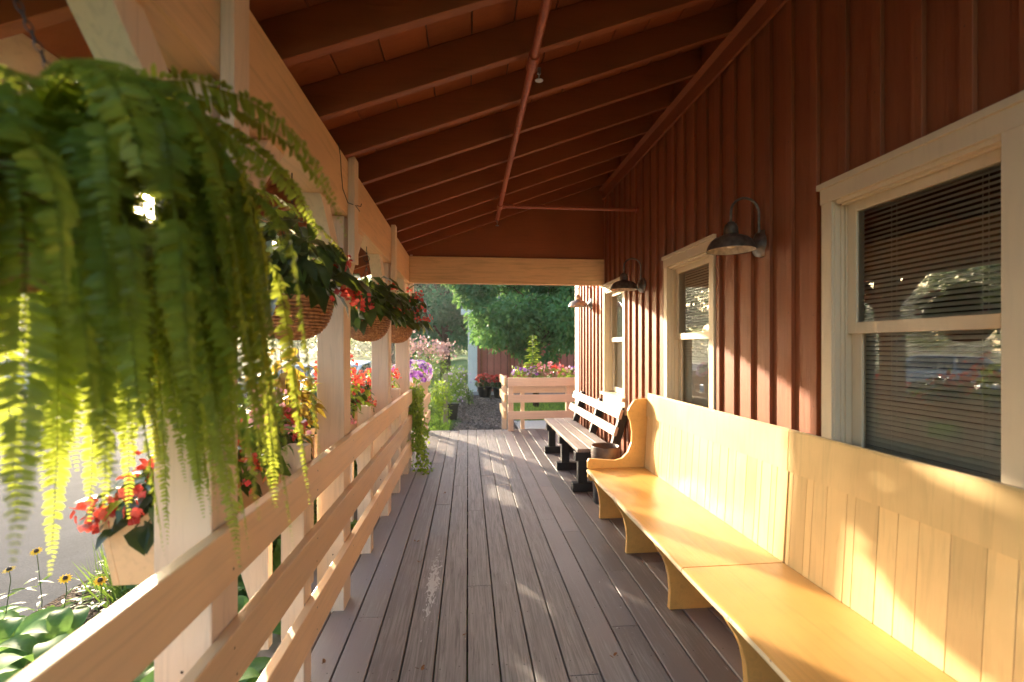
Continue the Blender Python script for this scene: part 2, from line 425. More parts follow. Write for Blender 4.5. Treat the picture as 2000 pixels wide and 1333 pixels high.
M_treed = leafmat('dark_tree_leaves', G((0.03, 0.12, 0.07), (0.05, 0.18, 0.10), (0.10, 0.25, 0.11)), trans=0.40, tcol=(0.12, 0.36, 0.13), spec=0.05, rough=0.8)
M_treel = leafmat('far_tree_leaves', G((0.05, 0.09, 0.03), (0.09, 0.15, 0.05), (0.14, 0.22, 0.07)), trans=0.4, tcol=(0.35, 0.45, 0.12))
M_stem = plain('green_stem', (0.06, 0.10, 0.02), rough=0.6)
M_brown_leaf = plain('dry_leaf', (0.25, 0.10, 0.03), rough=0.8)

# ------------------------------------------------------------------ leaf batches
LEAF8 = [(0, 2, 1), (0, 1, 3), (2, 5, 4, 1), (1, 4, 6, 3), (5, 7, 4), (4, 7, 6)]
def unit(a):
    return a / np.maximum(np.linalg.norm(a, axis=-1, keepdims=True), 1e-9)
def leaves(mb, P, D, Nn, L, W, T, curl=0.25, fold=0.25, w1=0.85, w2=0.8, u1=0.3, u2=0.68, mat=0):
    P = np.atleast_2d(P); n = len(P)
    D = unit(np.asarray(D, float)); Nn = np.asarray(Nn, float)
    Nn = unit(Nn - D * (D * Nn).sum(-1, keepdims=True))
    S = np.cross(D, Nn)
    L = np.broadcast_to(np.asarray(L, float), (n,))[:, None]; W = np.broadcast_to(np.asarray(W, float), (n,))[:, None]
    curl = np.broadcast_to(np.asarray(curl, float), (n,))[:, None]
    V = np.zeros((n, 8, 3))
    V[:, 0] = P
    for i, (u, w) in enumerate(((u1, w1), (u2, w2))):
        c = P + D * L * u - Nn * curl * L * u * u
        V[:, 1 + 3 * i] = c
        V[:, 2 + 3 * i] = c - S * W * w * 0.5 + Nn * fold * W * w * 0.5
        V[:, 3 + 3 * i] = c + S * W * w * 0.5 + Nn * fold * W * w * 0.5
    V[:, 7] = P + D * L - Nn * curl * L
    mb.batch(V, LEAF8, np.broadcast_to(np.asarray(T, float), (n,)), mat)

def quads(mb, P, D, Nn, L, W, T, mat=0):
    P = np.atleast_2d(P); n = len(P)
    D = unit(np.asarray(D, float)); Nn = np.asarray(Nn, float)
    Nn = unit(Nn - D * (D * Nn).sum(-1, keepdims=True)); S = np.cross(D, Nn)
    L = np.broadcast_to(np.asarray(L, float), (n,))[:, None]; W = np.broadcast_to(np.asarray(W, float), (n,))[:, None]
    V = np.stack([P, P + D * L * 0.5 - S * W * 0.5, P + D * L - Nn * L * 0.15, P + D * L * 0.5 + S * W * 0.5], 1)
    mb.batch(V, [(0, 1, 2, 3)], np.broadcast_to(np.asarray(T, float), (n,)), mat)

def rand_dirs(n, zmin=-1, zmax=1):
    z = rng.uniform(zmin, zmax, n); a = rng.uniform(0, 2 * np.pi, n); r = np.sqrt(np.maximum(0, 1 - z * z))
    return np.stack([r * np.cos(a), r * np.sin(a), z], 1)

def blob_leaves(mb, c, R, n, L, W, tlo=0.1, thi=0.95, droop=0.3, shell=0.55, zmin=-0.6, curl=0.3, mat=0, fold=0.2):
    """leaves spread through an ellipsoid, pointing outwards and drooping"""
    d = rand_dirs(n, zmin, 1)
    rad = rng.uniform(shell, 1, n) ** 0.7
    P = np.array(c) + d * rad[:, None] * np.array(R)
    D = d + rng.normal(0, 0.35, (n, 3)) + np.array([0, 0, -droop])
    Nn = np.array([0, 0, 1.0]) + d * 0.5 + rng.normal(0, 0.35, (n, 3))
    s = rng.uniform(0.6, 1.15, n)
    leaves(mb, P, D, Nn, L * s, W * s, rng.uniform(tlo, thi, n), curl=curl, fold=fold, mat=mat)

def blooms(parent, C, r, petals, mats, ups=None):
    for i, q in enumerate(C):
        m = MB(); flower_heads(m, q, r, petals, up=None if ups is None else ups[i])
        m.build('bloom', mats[i % len(mats)], parent, smooth=True)

def flower_heads(mb, C, r, petals=5, T=None, mat=0, up=None):
    """small flowers: a ring of petals at each centre"""
    C = np.atleast_2d(C); n = len(C)
    ax = rand_dirs(n, -0.2, 1) if up is None else unit(np.array(up)[None] + rng.normal(0, 0.25, (n, 3)))
    ref = rand_dirs(n); u = unit(np.cross(ax, ref)); v = np.cross(ax, u)
    r = np.broadcast_to(np.asarray(r, float), (n,))
    T = rng.uniform(0, 1, n) if T is None else np.broadcast_to(T, (n,))
    for k in range(petals):
        a = 2 * np.pi * k / petals
        D = u * math.cos(a) + v * math.sin(a) + ax * 0.35
        leaves(mb, C, D, ax, r, r * 0.75 * 5 / petals, np.clip(T + rng.normal(0, 0.1, n), 0, 1), curl=0.25, fold=0.1, w1=0.8, w2=1.1, mat=mat)

# ------------------------------------------------------------------ ground, sheets
def gz(x):
    return float(np.interp(x, [-7, -3, -1], [-0.72, -0.48, -0.16]))
def sheet(name, x0, x1, y0, y1, dz, mat, edge=None, ny=2):
    xs = sorted(set([x0, x1] + [k for k in (-7, -3, -1) if x0 < k < x1]))
    ys = np.linspace(y0, y1, ny)
    mb = MB(); vs = []
    for j, y in enumerate(ys):
        for i, x in enumerate(xs):
            xx = x
            if edge and (i == 0 or i == len(xs) - 1): xx = x + edge * math.sin(y * 2.1 + i) * math.sin(y * 0.7 + 1)
            vs.append((xx, y, gz(xx) + dz))
    nx = len(xs); fs = [(j * nx + i, j * nx + i + 1, (j + 1) * nx + i + 1, (j + 1) * nx + i) for j in range(len(ys) - 1) for i in range(nx - 1)]
    mb.add(vs, fs)
    return tag(mb.build(name, mat), kind='structure')
sheet('ground', -300, 300, -60, 300, 0, M_grass)
sheet('parking_lot', -60, -3.05, -30, 34, 0.006, M_asphalt)
sheet('mulch_bed', -3.05, -0.6, -4, 7.4, 0.010, M_mulch, ny=2)
sheet('path', -0.25, 0.95, 7.7, 15.2, 0.008, M_gravel, edge=0.12, ny=30)
sheet('concrete_walk', 0.95, 4.5, 7.75, 9.6, 0.016, M_conc)

# ------------------------------------------------------------------ deck
XW = 1.55           # wall face
XP0, XP1 = -0.795, -0.655   # posts
Y0, YE = -0.95, 7.80
mb = MB(); BW = 0.143
k0 = math.floor(-0.86 / BW)
k = k0
while k * BW < 2.7:
    xa = k * BW; xb = xa + BW - 0.007
    hi = YE if True else 0
    ylo = Y0 if xb < XW + 0.02 else 6.46
    y = ylo - random.uniform(0, 1.5)
    while y < hi:
        L_ = random.choice([1.22, 2.44, 3.05, 3.66]) + random.uniform(-0.1, 0.1)
        a = max(y, ylo); b = min(y + L_, hi)
        if b - a > 0.05:
            dz = random.uniform(-0.0015, 0.0015)
            e = 0.003
            pr = [(xa, -0.035), (xb, -0.035), (xb, -0.004 + dz), (xb - e, dz), (xa + e, dz), (xa, -0.004 + dz)]
            mb.prism(pr, 'y', a + 0.002, b - 0.002, 0, random.random())
            jy = math.ceil(a / 0.4) * 0.4 + 0.03
            ys = [q for q in np.arange(jy, b, 0.4)] + [a + 0.02, b - 0.02]
            for q in ys:
                for xo in (0.028, 0.108):
                    if random.random() < 0.82:
                        cx = xa + xo + random.uniform(-0.006, 0.006); cy = q + random.uniform(-0.012, 0.012)
                        r_ = 0.0032
                        mb.add([(cx + r_ * math.cos(i), cy + r_ * math.sin(i), dz + 0.0006) for i in np.linspace(0, 2 * math.pi, 7)[:-1]], [tuple(range(6))], 1)
        y += L_
    k += 1
deck = tag(mb.build('deck', [M_deck, M_nail]), kind='structure')
mb = MB()
mb.box(-0.875, -0.845, Y0, YE, -0.40, -0.002)
mb.box(-0.845, 2.7, YE + 0.002, YE + 0.03, -0.16, -0.006)
for q in np.arange(Y0 + 0.1, YE - 0.1, 0.4): mb.box(-0.84, 1.5, q, q + 0.04, -0.15, -0.037)
mb.box(-0.84, 1.5, Y0, Y0 + 0.03, -0.4, -0.04)
tag(mb.build('deck_skirt', M_dark), kind='structure')

# ------------------------------------------------------------------ the house
house = thing('house', (3.5, 2.0, -0.15), 'long barn red board and batten house with cream trimmed windows and an open timber porch', 'house')
WIN = [1.49, 3.10, 4.735]
HW = 0.31; WZ0, WZ1 = 0.866, 2.01
ZT = 3.30; YB, YC = -1.6, 6.45
mb = MB()
ys = [YB]
for c in WIN: ys += [c - HW, c + HW]
ys.append(YC)
for i in range(0, len(ys) - 1):
    if i % 2 == 0: mb.box(XW, XW + 0.02, ys[i], ys[i + 1], -0.1, ZT)
    else:
        mb.box(XW, XW + 0.02, ys[i], ys[i + 1], -0.1, WZ0); mb.box(XW, XW + 0.02, ys[i], ys[i + 1], WZ1, ZT)
y = YB + 0.05
BS = 0.158
k = 0
y = 1.86 + 0.037 - 30 * BS
while y < YC - 0.22:
    if y > YB:
        near = [c for c in WIN if abs(y + 0.02 - c) < HW + 0.075]
        t_ = random.random()
        if near:
            mb.box(XW - 0.019, XW, y, y + 0.040, 2.102, ZT, 0, t_); mb.box(XW - 0.019, XW, y, y + 0.040, -0.1, 0.72, 0, t_)
        else: mb.box(XW - 0.019, XW, y, y + 0.040, -0.1, ZT, 0, t_)
        for zz in np.arange(1.15, ZT, 0.41):
            if not near or zz > 2.15: dot(mb, (XW - 0.019, y + 0.02 + random.uniform(-.004, .004), zz + random.uniform(-.02, .02)), (-1, 0, 0), 0.0026)
    y += BS
# end wall beyond the porch, with battens
mb.box(XW + 0.02, 8.0, YC - 0.02, YC, -0.15, 3.9)
for x in np.arange(XW + 0.25, 7.9, BS): mb.box(x, x + 0.04, YC, YC + 0.019, -0.15, 3.9)
mb.box(XW + 0.02, 8.0, YB, YB + 0.02, -0.15, 3.9)
mb.box(7.98, 8.0, YB + 0.02, YC - 0.02, -0.15, 3.9)
mb.build('wall', [M_wall, M_nail], house, bevel=0.002)
mb = MB(); mb.box(XW - 0.026, XW + 0.003, YC - 0.20, YC + 0.026, -0.12, 3.25); mb.box(XW + 0.003, XW + 0.13, YC + 0.001, YC + 0.026, -0.12, 3.3)
mb.build('corner_board', M_railx, house, bevel=0.003)
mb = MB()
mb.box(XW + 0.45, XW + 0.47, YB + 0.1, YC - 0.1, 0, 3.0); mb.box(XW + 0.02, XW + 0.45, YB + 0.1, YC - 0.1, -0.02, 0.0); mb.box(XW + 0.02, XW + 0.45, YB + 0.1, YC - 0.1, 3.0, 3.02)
mb.build('dark_room_backing', M_dark_in, house)  # near-black backing, painted dark in place of the unlit room behind the blinds

def window(yc, th):
    # casing = the window object, with sashes, panes, blind and sill below it
    mb = MB(); x = XW
    co = HW + 0.055
    for s in (-1, 1):
        a, b = sorted((yc + s * (HW - 0.001), yc + s * co)); mb.box(x - 0.030, x + 0.0, a, b, 0.86, 2.012)
        for k, (o, xa, xb) in enumerate(((0.004, -0.017, 0.006), (0.008, 0.0065, 0.020), (0.004, 0.0205, 0.026), (0.010, 0.0265, 0.034), (0.0, 0.0345, 0.12))):
            a, b = sorted((yc + s * (HW - 0.001 - o), yc + s * (HW + 0.0005))); mb.box(x + xa, x + xb, a, b, 0.902, 2.002 - o)
    mb.box(x - 0.032, x, yc - co - 0.006, yc + co + 0.006, 2.0125, 2.075)
    mb.box(x - 0.042, x, yc - co - 0.016, yc + co + 0.016, 2.0755, 2.100)
    for (o, xa, xb) in ((0.006, -0.017, 0.006), (0.012, 0.0065, 0.020), (0.006, 0.0205, 0.034), (0.001, 0.0345, 0.12)):
        mb.box(x + xa, x + xb, yc - HW + 0.012, yc + HW - 0.012, 2.002 - o, 2.012)
    w = mb.build('window', M_trim, house, bevel=0.0015)
    hs = HW - 0.002; st = 0.050
    for (z0, z1, xs, rb, rt) in ((1.455, 2.000, x + 0.035, 0.046, 0.044), (0.905, 1.498, x + 0.060, 0.055, 0.043)):
        m = MB()
        m.box(xs, xs + 0.022, yc - hs, yc - hs + st, z0, z1); m.box(xs, xs + 0.022, yc + hs - st, yc + hs, z0, z1)
        m.box(xs, xs + 0.022, yc - hs + st, yc + hs - st, z0, z0 + rb); m.box(xs, xs + 0.022, yc - hs + st, yc + hs - st, z1 - rt, z1)
        m.build('sash', M_trim, w, bevel=0.002)
        g = MB(); gx = xs + 0.011; ya, yb = yc - hs + st - 0.003, yc + hs - st + 0.003; za, zb = z0 + rb - 0.003, z1 - rt + 0.003
        g.add([(gx, ya, za), (gx, ya, zb), (gx, yb, zb), (gx, yb, za)], [(0, 1, 2, 3)])
        g.build('pane', M_glass, w)
    b = MB(); xb = x + 0.108; z = 0.925
    while z < 1.965:
        dx, dz = 0.0108 * math.cos(th), 0.0108 * math.sin(th)
        j = random.uniform(-0.0006, 0.0006); hb_ = HW - 0.012
        b.add([(xb - dx, yc - hb_, z - dz + j), (xb - dx, yc + hb_, z - dz + j), (xb, yc - hb_, z + 0.002 + j), (xb, yc + hb_, z + 0.002 + j), (xb + dx, yc - hb_, z + dz + j), (xb + dx, yc + hb_, z + dz + j)],
              [(0, 1, 3, 2), (2, 3, 5, 4)])
        z += 0.0195
    b.box(xb - 0.010, xb + 0.012, yc - HW + 0.01, yc + HW - 0.01, 1.968, 1.995)
    for yy in (-0.16, 0.16):
        for q in (-0.011, 0.011): b.tube([(xb + q, yc + yy, 0.915), (xb + q, yc + yy, 1.968)], 0.0008, 4)
    b.build('blind', M_blind, w)
    s_ = MB(); s_.box(x - 0.062, x + 0.034, yc - co - 0.012, yc + co + 0.012, 0.868, 0.8995 if False else 0.859 + 0.0); s_ = MB()
    s_.box(x - 0.060, x - 0.0305, yc - co - 0.012, yc + co + 0.012, 0.868, 0.900); s_.box(x - 0.030, x + 0.12, yc - HW + 0.001, yc + HW - 0.001, 0.868, 0.900); s_.box(x - 0.028, x, yc - co, yc + co, 0.73, 0.8585)
    s_.build('sill', M_trim, w, bevel=0.002)
for c, th in zip(WIN, (0.72, 1.0, 1.3)): window(c, th)

# --- porch frame
SL = 0.37
def rz(x): return 2.392 + SL * (x + 0.635)     # underside of the rafters
XE = -1.28
PY = [1.25, 2.52, 3.90, 5.15, -0.10]
YR = 5.30
for i, py in enumerate(PY):
    m = MB(); m.box(XP0, XP1, py, py + 0.14, -0.3, 2.098)
    for zz in (0.3, 0.57, 0.86, 1.72, 1.66): dot(m, (XP0 + 0.07 + random.uniform(-.02, .02), py, zz), (0, -1, 0), 0.004)
    m.build('post', [M_post, M_nail], house, bevel=0.005)
    m = MB(); m.box(-0.635, -0.600, py, py + 0.086, 1.85, 2.415)
    m.build('post_strap', M_post, house, bevel=0.003)
    for s in (-1, 1):
        if s == 1 and i == 3: continue
        yb = py if s == -1 else py + 0.14
        m = MB()
        R = 0.36; wdt = 0.095
        pts = [(yb, 1.73), (yb + s * 0.0, 1.73 + wdt * 1.35), (yb + s * (R - wdt * 1.35), 2.098), (yb + s * R, 2.098)]
        pts = pts if s == 1 else pts[::-1]
        m.prism(pts, 'x', -0.750, -0.665)
        m.lathe((-0.7075, yb + s * 0.20, 1.905), [(0.0, 0), (0.009, 0), (0.009, 0.004), (0, 0.006)], 8, axis='z')
        m.build('brace', M_post, house, bevel=0.003)
ends = [-0.92] + sorted([p + 0.045 for p in PY if -2 < p < 5]) + [YR - 0.02]
for a, b in zip(ends[:-1], ends[1:]):
    m = MB(); m.box(-0.752, -0.635, a + 0.0015, b - 0.0015, 2.100, 2.388); m.build('beam', M_beam, house, bevel=0.004)
m = MB(); m.box(-0.633, XW - 0.002, 5.070, 5.148, 2.095, 2.385); m.build('cross_beam', M_beamx, house, bevel=0.004)
m = MB()
m.prism([(-0.60, 2.3865), (1.545, 2.3865), (1.545, rz(1.545) + 0.16), (-0.60, rz(-0.60) + 0.16)], 'y', 5.10, 5.12)
m.prism([(XE, rz(XE) - 0.02), (-0.76, rz(-0.76) - 0.02), (-0.76, rz(-0.76) + 0.16), (XE, rz(XE) + 0.16)], 'y', 5.255, 5.275)
m.build('gable_panel', M_ceil, house)
ry = 1.66 - 0.4 * 6
while ry < YR:
    m = MB()
    m.prism([(XE, rz(XE)), (XW - 0.042, rz(XW - 0.042)), (XW - 0.042, rz(XW - 0.042) + 0.158), (XE, rz(XE) + 0.158)], 'y', ry, ry + 0.040, 0, random.random())
    m.build('rafter', M_ceil, house, bevel=0.003)
    ry += 0.4
# roof boards run along Y
m = MB(); x = XE - 0.03
while x < XW:
    wd = 0.19; x1 = min(x + wd - 0.006, XW + 0.0)
    y = Y0
    z0, z1 = rz(x) + 0.1595, rz(x1) + 0.1595
    while y < YR:
        y1 = min(y + random.choice([1.6, 2.0, 2.4, 1.2]), YR + 0.04)
        if y1 - y > 0.02:
            vs = [(x, y, z0), (x1, y, z1), (x1, y1 - 0.004, z1), (x, y1 - 0.004, z0), (x, y, z0 + 0.02), (x1, y, z1 + 0.02), (x1, y1 - 0.004, z1 + 0.02), (x, y1 - 0.004, z0 + 0.02)]
            m.add(vs, [(0, 3, 2, 1), (4, 5, 6, 7), (0, 1, 5, 4), (1, 2, 6, 5), (2, 3, 7, 6), (3, 0, 4, 7)], 0, random.random())
        y = y1
    x += wd
m.build('roof_boards', M_ceil, house)
m = MB()
xa, xb = XE - 0.06, XW + 0.02
m.prism([(xa, rz(xa) + 0.182), (xb, rz(xb) + 0.182), (xb, rz(xb) + 0.21), (xa, rz(xa) + 0.21)], 'y', Y0 - 0.05, YR + 0.08)
m.prism([(XW - 0.3, 3.66), (4.8, 5.1), (8.4, 3.7), (8.4, 3.74), (4.8, 5.15), (XW - 0.3, 3.71)], 'y', Y0 - 0.3, YC + 0.3)
m.build('roof_shingles', plain('shingles', (0.07, 0.065, 0.06), rough=0.9, noise=0.4, scale=40), house)
m = MB(); m.box(XE - 0.028, XE - 0.002, Y0, YR + 0.05, rz(XE) - 0.04, rz(XE) + 0.155); m.build('fascia', M_railx, house, bevel=0.003)
m = MB(); m.box(XW - 0.040, XW - 0.0195, Y0, 5.10, 3.06, rz(XW) + 0.15); m.build('ledger', M_ceil, house, bevel=0.003)
m = MB()
m.prism([(XW - 0.085, rz(XW - 0.085) - 0.004), (XW - 0.021, rz(XW) - 0.045), (XW - 0.021, rz(XW) - 0.02), (XW - 0.070, rz(XW - 0.07) - 0.001)], 'y', Y0, 5.09)
m.build('cove_trim', M_ceil, house)
m = MB()
m.tube([(-0.632, 2.33, 2.40), (-0.630, 2.36, 2.34), (-0.630, 2.37, 2.28), (-0.630, 2.40, 2.20), (-0.630, 2.50, 2.16), (-0.598, 2.53, 2.155), (-0.596, 2.62, 2.15)], 0.0022, 6)
m.tube([(-0.596, 2.545, 2.16), (-0.575, 2.545, 2.155), (-0.570, 2.545, 2.17)], 0.003, 6)
m.build('cable', M_black, house)

# ------------------------------------------------------------------ sprinkler pipe under the rafters
t_ = thing('sprinkler_pipe', (0.30, 4.1, 2.66), 'painted red pipe run below the rafters with a side branch to the wall', 'pipe')
m = MB(); XPp, ZP = 0.285, 2.655
m.tube([(XPp, -0.9, ZP), (XPp, 4.55, ZP)], 0.0185, 16)
m.tube([(XPp, 1.96, ZP), (XPp, 2.06, ZP)], 0.026, 16); m.tube([(XPp, 4.04, ZP), (XPp, 4.15, ZP)], 0.026, 16); m.tube([(XPp, 3.0, ZP), (XPp, 3.02, ZP)], 0.021, 16)
m.build('main_pipe', M_pipe, t_, smooth=False)
m = MB(); m.tube([(XPp, 4.095, ZP), (XW, 4.095, ZP)], 0.0165, 16); m.tube([(XPp, 4.095, ZP), (XPp + 0.05, 4.095, ZP)], 0.023, 16); m.tube([(XW - 0.02, 4.095, ZP), (XW, 4.095, ZP)], 0.03, 16)
m.build('branch_pipe', M_pipe, t_)
for (yy, dx) in ((2.03, 0.03), (4.50, 0.0)):
    m = MB()
    m.tube([(XPp + dx, yy, ZP - 0.015), (XPp + dx, yy, ZP - 0.04)], 0.009, 10)
    for s in (-1, 1): m.tube([(XPp + dx, yy + s * 0.008, ZP - 0.035), (XPp + dx, yy + s * 0.014, ZP - 0.05), (XPp + dx, yy, ZP - 0.068)], 0.0025, 6)
    m.lathe((XPp + dx, yy, ZP - 0.070), [(0, 0.002), (0.018, 0.002), (0.018, 0), (0, 0)], 12)
    m.build('sprinkler_head', M_zinc, t_)
for yy in (1.3, 3.7):
    m = MB(); m.tube([(XPp, yy, ZP + 0.02 * 0), (XPp, yy, 2.74)], 0.004, 6); m.tube([(XPp, yy - 0.01, ZP), (XPp, yy + 0.01, ZP)], 0.0225, 14)
    m.build('hanger', M_pipe, t_)

# ------------------------------------------------------------------ porch railing
YRL = [1.92, 3.20, 4.50, 0.55, -0.85]
def railing(y0, y1, posts, label):
    r = thing('porch_railing', (-0.64, (y0 + y1) / 2, 0), label, 'railing', 'railings round the porch')
    for nm, z0, z1 in (('top_rail', 0.778, 0.925), ('middle_rail', 0.492, 0.640), ('bottom_rail', 0.205, 0.362)):
        m = MB(); m.box(-0.654, -0.618, y0, y1, z0, z1, 0, random.random())
        for p in posts + [q for q in PY if y0 < q < y1]:
            for zz in (z0 + 0.03, z1 - 0.035): dot(m, (-0.618, p + 0.045 + random.uniform(-0.012, 0.012), zz + random.uniform(-0.006, 0.006)), (1, 0, 0), 0.0038)
        m.build(nm, [M_rail, M_nail], r, bevel=0.004)
    for p in posts:
        m = MB(); m.box(-0.745, -0.655, p, p + 0.088, -0.002, 0.997); m.build('rail_post', M_post, r, bevel=0.004)
    return r
railing(-0.9, 5.24, YRL, 'long three board cream porch railing beside the deck, running under the hanging baskets')
railing(5.36, 7.72, [5.40, 6.5, 7.62], 'short sunlit cream railing past the last porch post, under purple petunias')
# far railing across the deck end
r = thing('porch_railing', (1.5, 7.7, 0), 'three board cream railing across the far deck end under a flower box', 'railing', 'railings round the porch')
for nm, z0, z1 in (('top_rail', 0.745, 0.885), ('middle_rail', 0.475, 0.605), ('bottom_rail', 0.195, 0.330)):
    m = MB(); m.box(0.655, 2.70, 7.60, 7.636, z0, z1); m.build(nm, M_railx, r, bevel=0.004)
for x in (0.665, 1.65, 2.6):
    m = MB(); m.box(x, x + 0.09, 7.637, 7.727, -0.002, 0.88 if x < 1 else 0.80); m.build('rail_post', M_post, r, bevel=0.004)
# side return of that railing, leading away from the deck
r2 = thing('porch_railing', (0.62, 8.3, 0), 'cream railing leading away beside the gravel path from the flower box corner', 'railing', 'railings round the porch')
for nm, z0, z1 in (('top_rail', 0.745, 0.885), ('middle_rail', 0.475, 0.605), ('bottom_rail', 0.195, 0.330)):
    m = MB(); m.box(0.60, 0.636, 7.66, 8.75, z0, z1); m.build(nm, M_rail, r2, bevel=0.004)
m = MB(); m.box(0.637, 0.727, 8.64, 8.73, -0.16, 0.86); m.build('rail_post', M_post, r2, bevel=0.004)

# ------------------------------------------------------------------ planter boxes hung outside the railing
def planter_box(y0, y1, label, x_in=-0.800, ends=True):
    t = thing('planter_box', ((x_in - 0.1), (y0 + y1) / 2, 0.76), label, 'planter', 'cream planter boxes along the railing')
    xo_t, xo_b = x_in - 0.195, x_in - 0.155; z0, z1 = 0.755, 0.945
    m = MB()
    m.box(x_in - 0.018, x_in, y0, y1, z0, z1 - 0.012)
    m.prism([(xo_b, z0), (xo_b + 0.018, z0), (xo_t + 0.018, z1), (xo_t, z1)], 'y', y0, y1)
    for yy in (y0, y1 - 0.018): m.prism([(xo_b + 0.0185, z0), (x_in - 0.0185, z0), (x_in - 0.0185, z1 - 0.002), (xo_t + 0.0185, z1 - 0.002)], 'y', yy, yy + 0.018)
    m.box(xo_b + 0.019, x_in - 0.019, y0 + 0.019, y1 - 0.019, z0, z0 + 0.015)
    m.build('box', M_rail, t, bevel=0.002)
    m = MB(); m.box(xo_b + 0.014, x_in - 0.0195, y0 + 0.0195, y1 - 0.0195, z0 + 0.016, z1 - 0.045); m.build('soil', M_soil, t)
    for yy in (((y0 + y1) / 2 + 0.02, y1 - 0.05) if y1 < 5.3 else (y0 + 0.05, 6.52, y1 - 0.05)):
        m = MB()
        arc = [(x_in - 0.185 + 0.185 * math.sin(a), 0.752 - 0.26 + 0.26 * math.cos(a) * 1.0) for a in np.linspace(0, math.pi / 2, 7)]
        pts = [(x_in - 0.150, 0.7535), (x_in, 0.7535), (x_in, 0.18), (x_in - 0.05, 0.18)] + [(x_in - 0.05 - 0.10 * math.sin(k / 6 * math.pi / 2) ** 2, 0.22 + 0.50 * (k / 6)) for k in range(1, 7)]
        m.prism(pts, 'y', yy, yy + 0.04); m.build('bracket', M_post, t, bevel=0.002)
    return t
planter_box(1.34, 2.50, 'cream planter box of begonias outside the railing between the two nearest porch posts')
planter_box(2.68, 3.88, 'cream planter box outside the railing between second and third porch posts, with pink flowers')
planter_box(4.06, 5.13, 'cream planter box outside the railing beneath the farthest hanging basket')
planter_box(5.42, 7.60, 'sunlit cream planter box of petunias and ivy outside the railing past the last post')

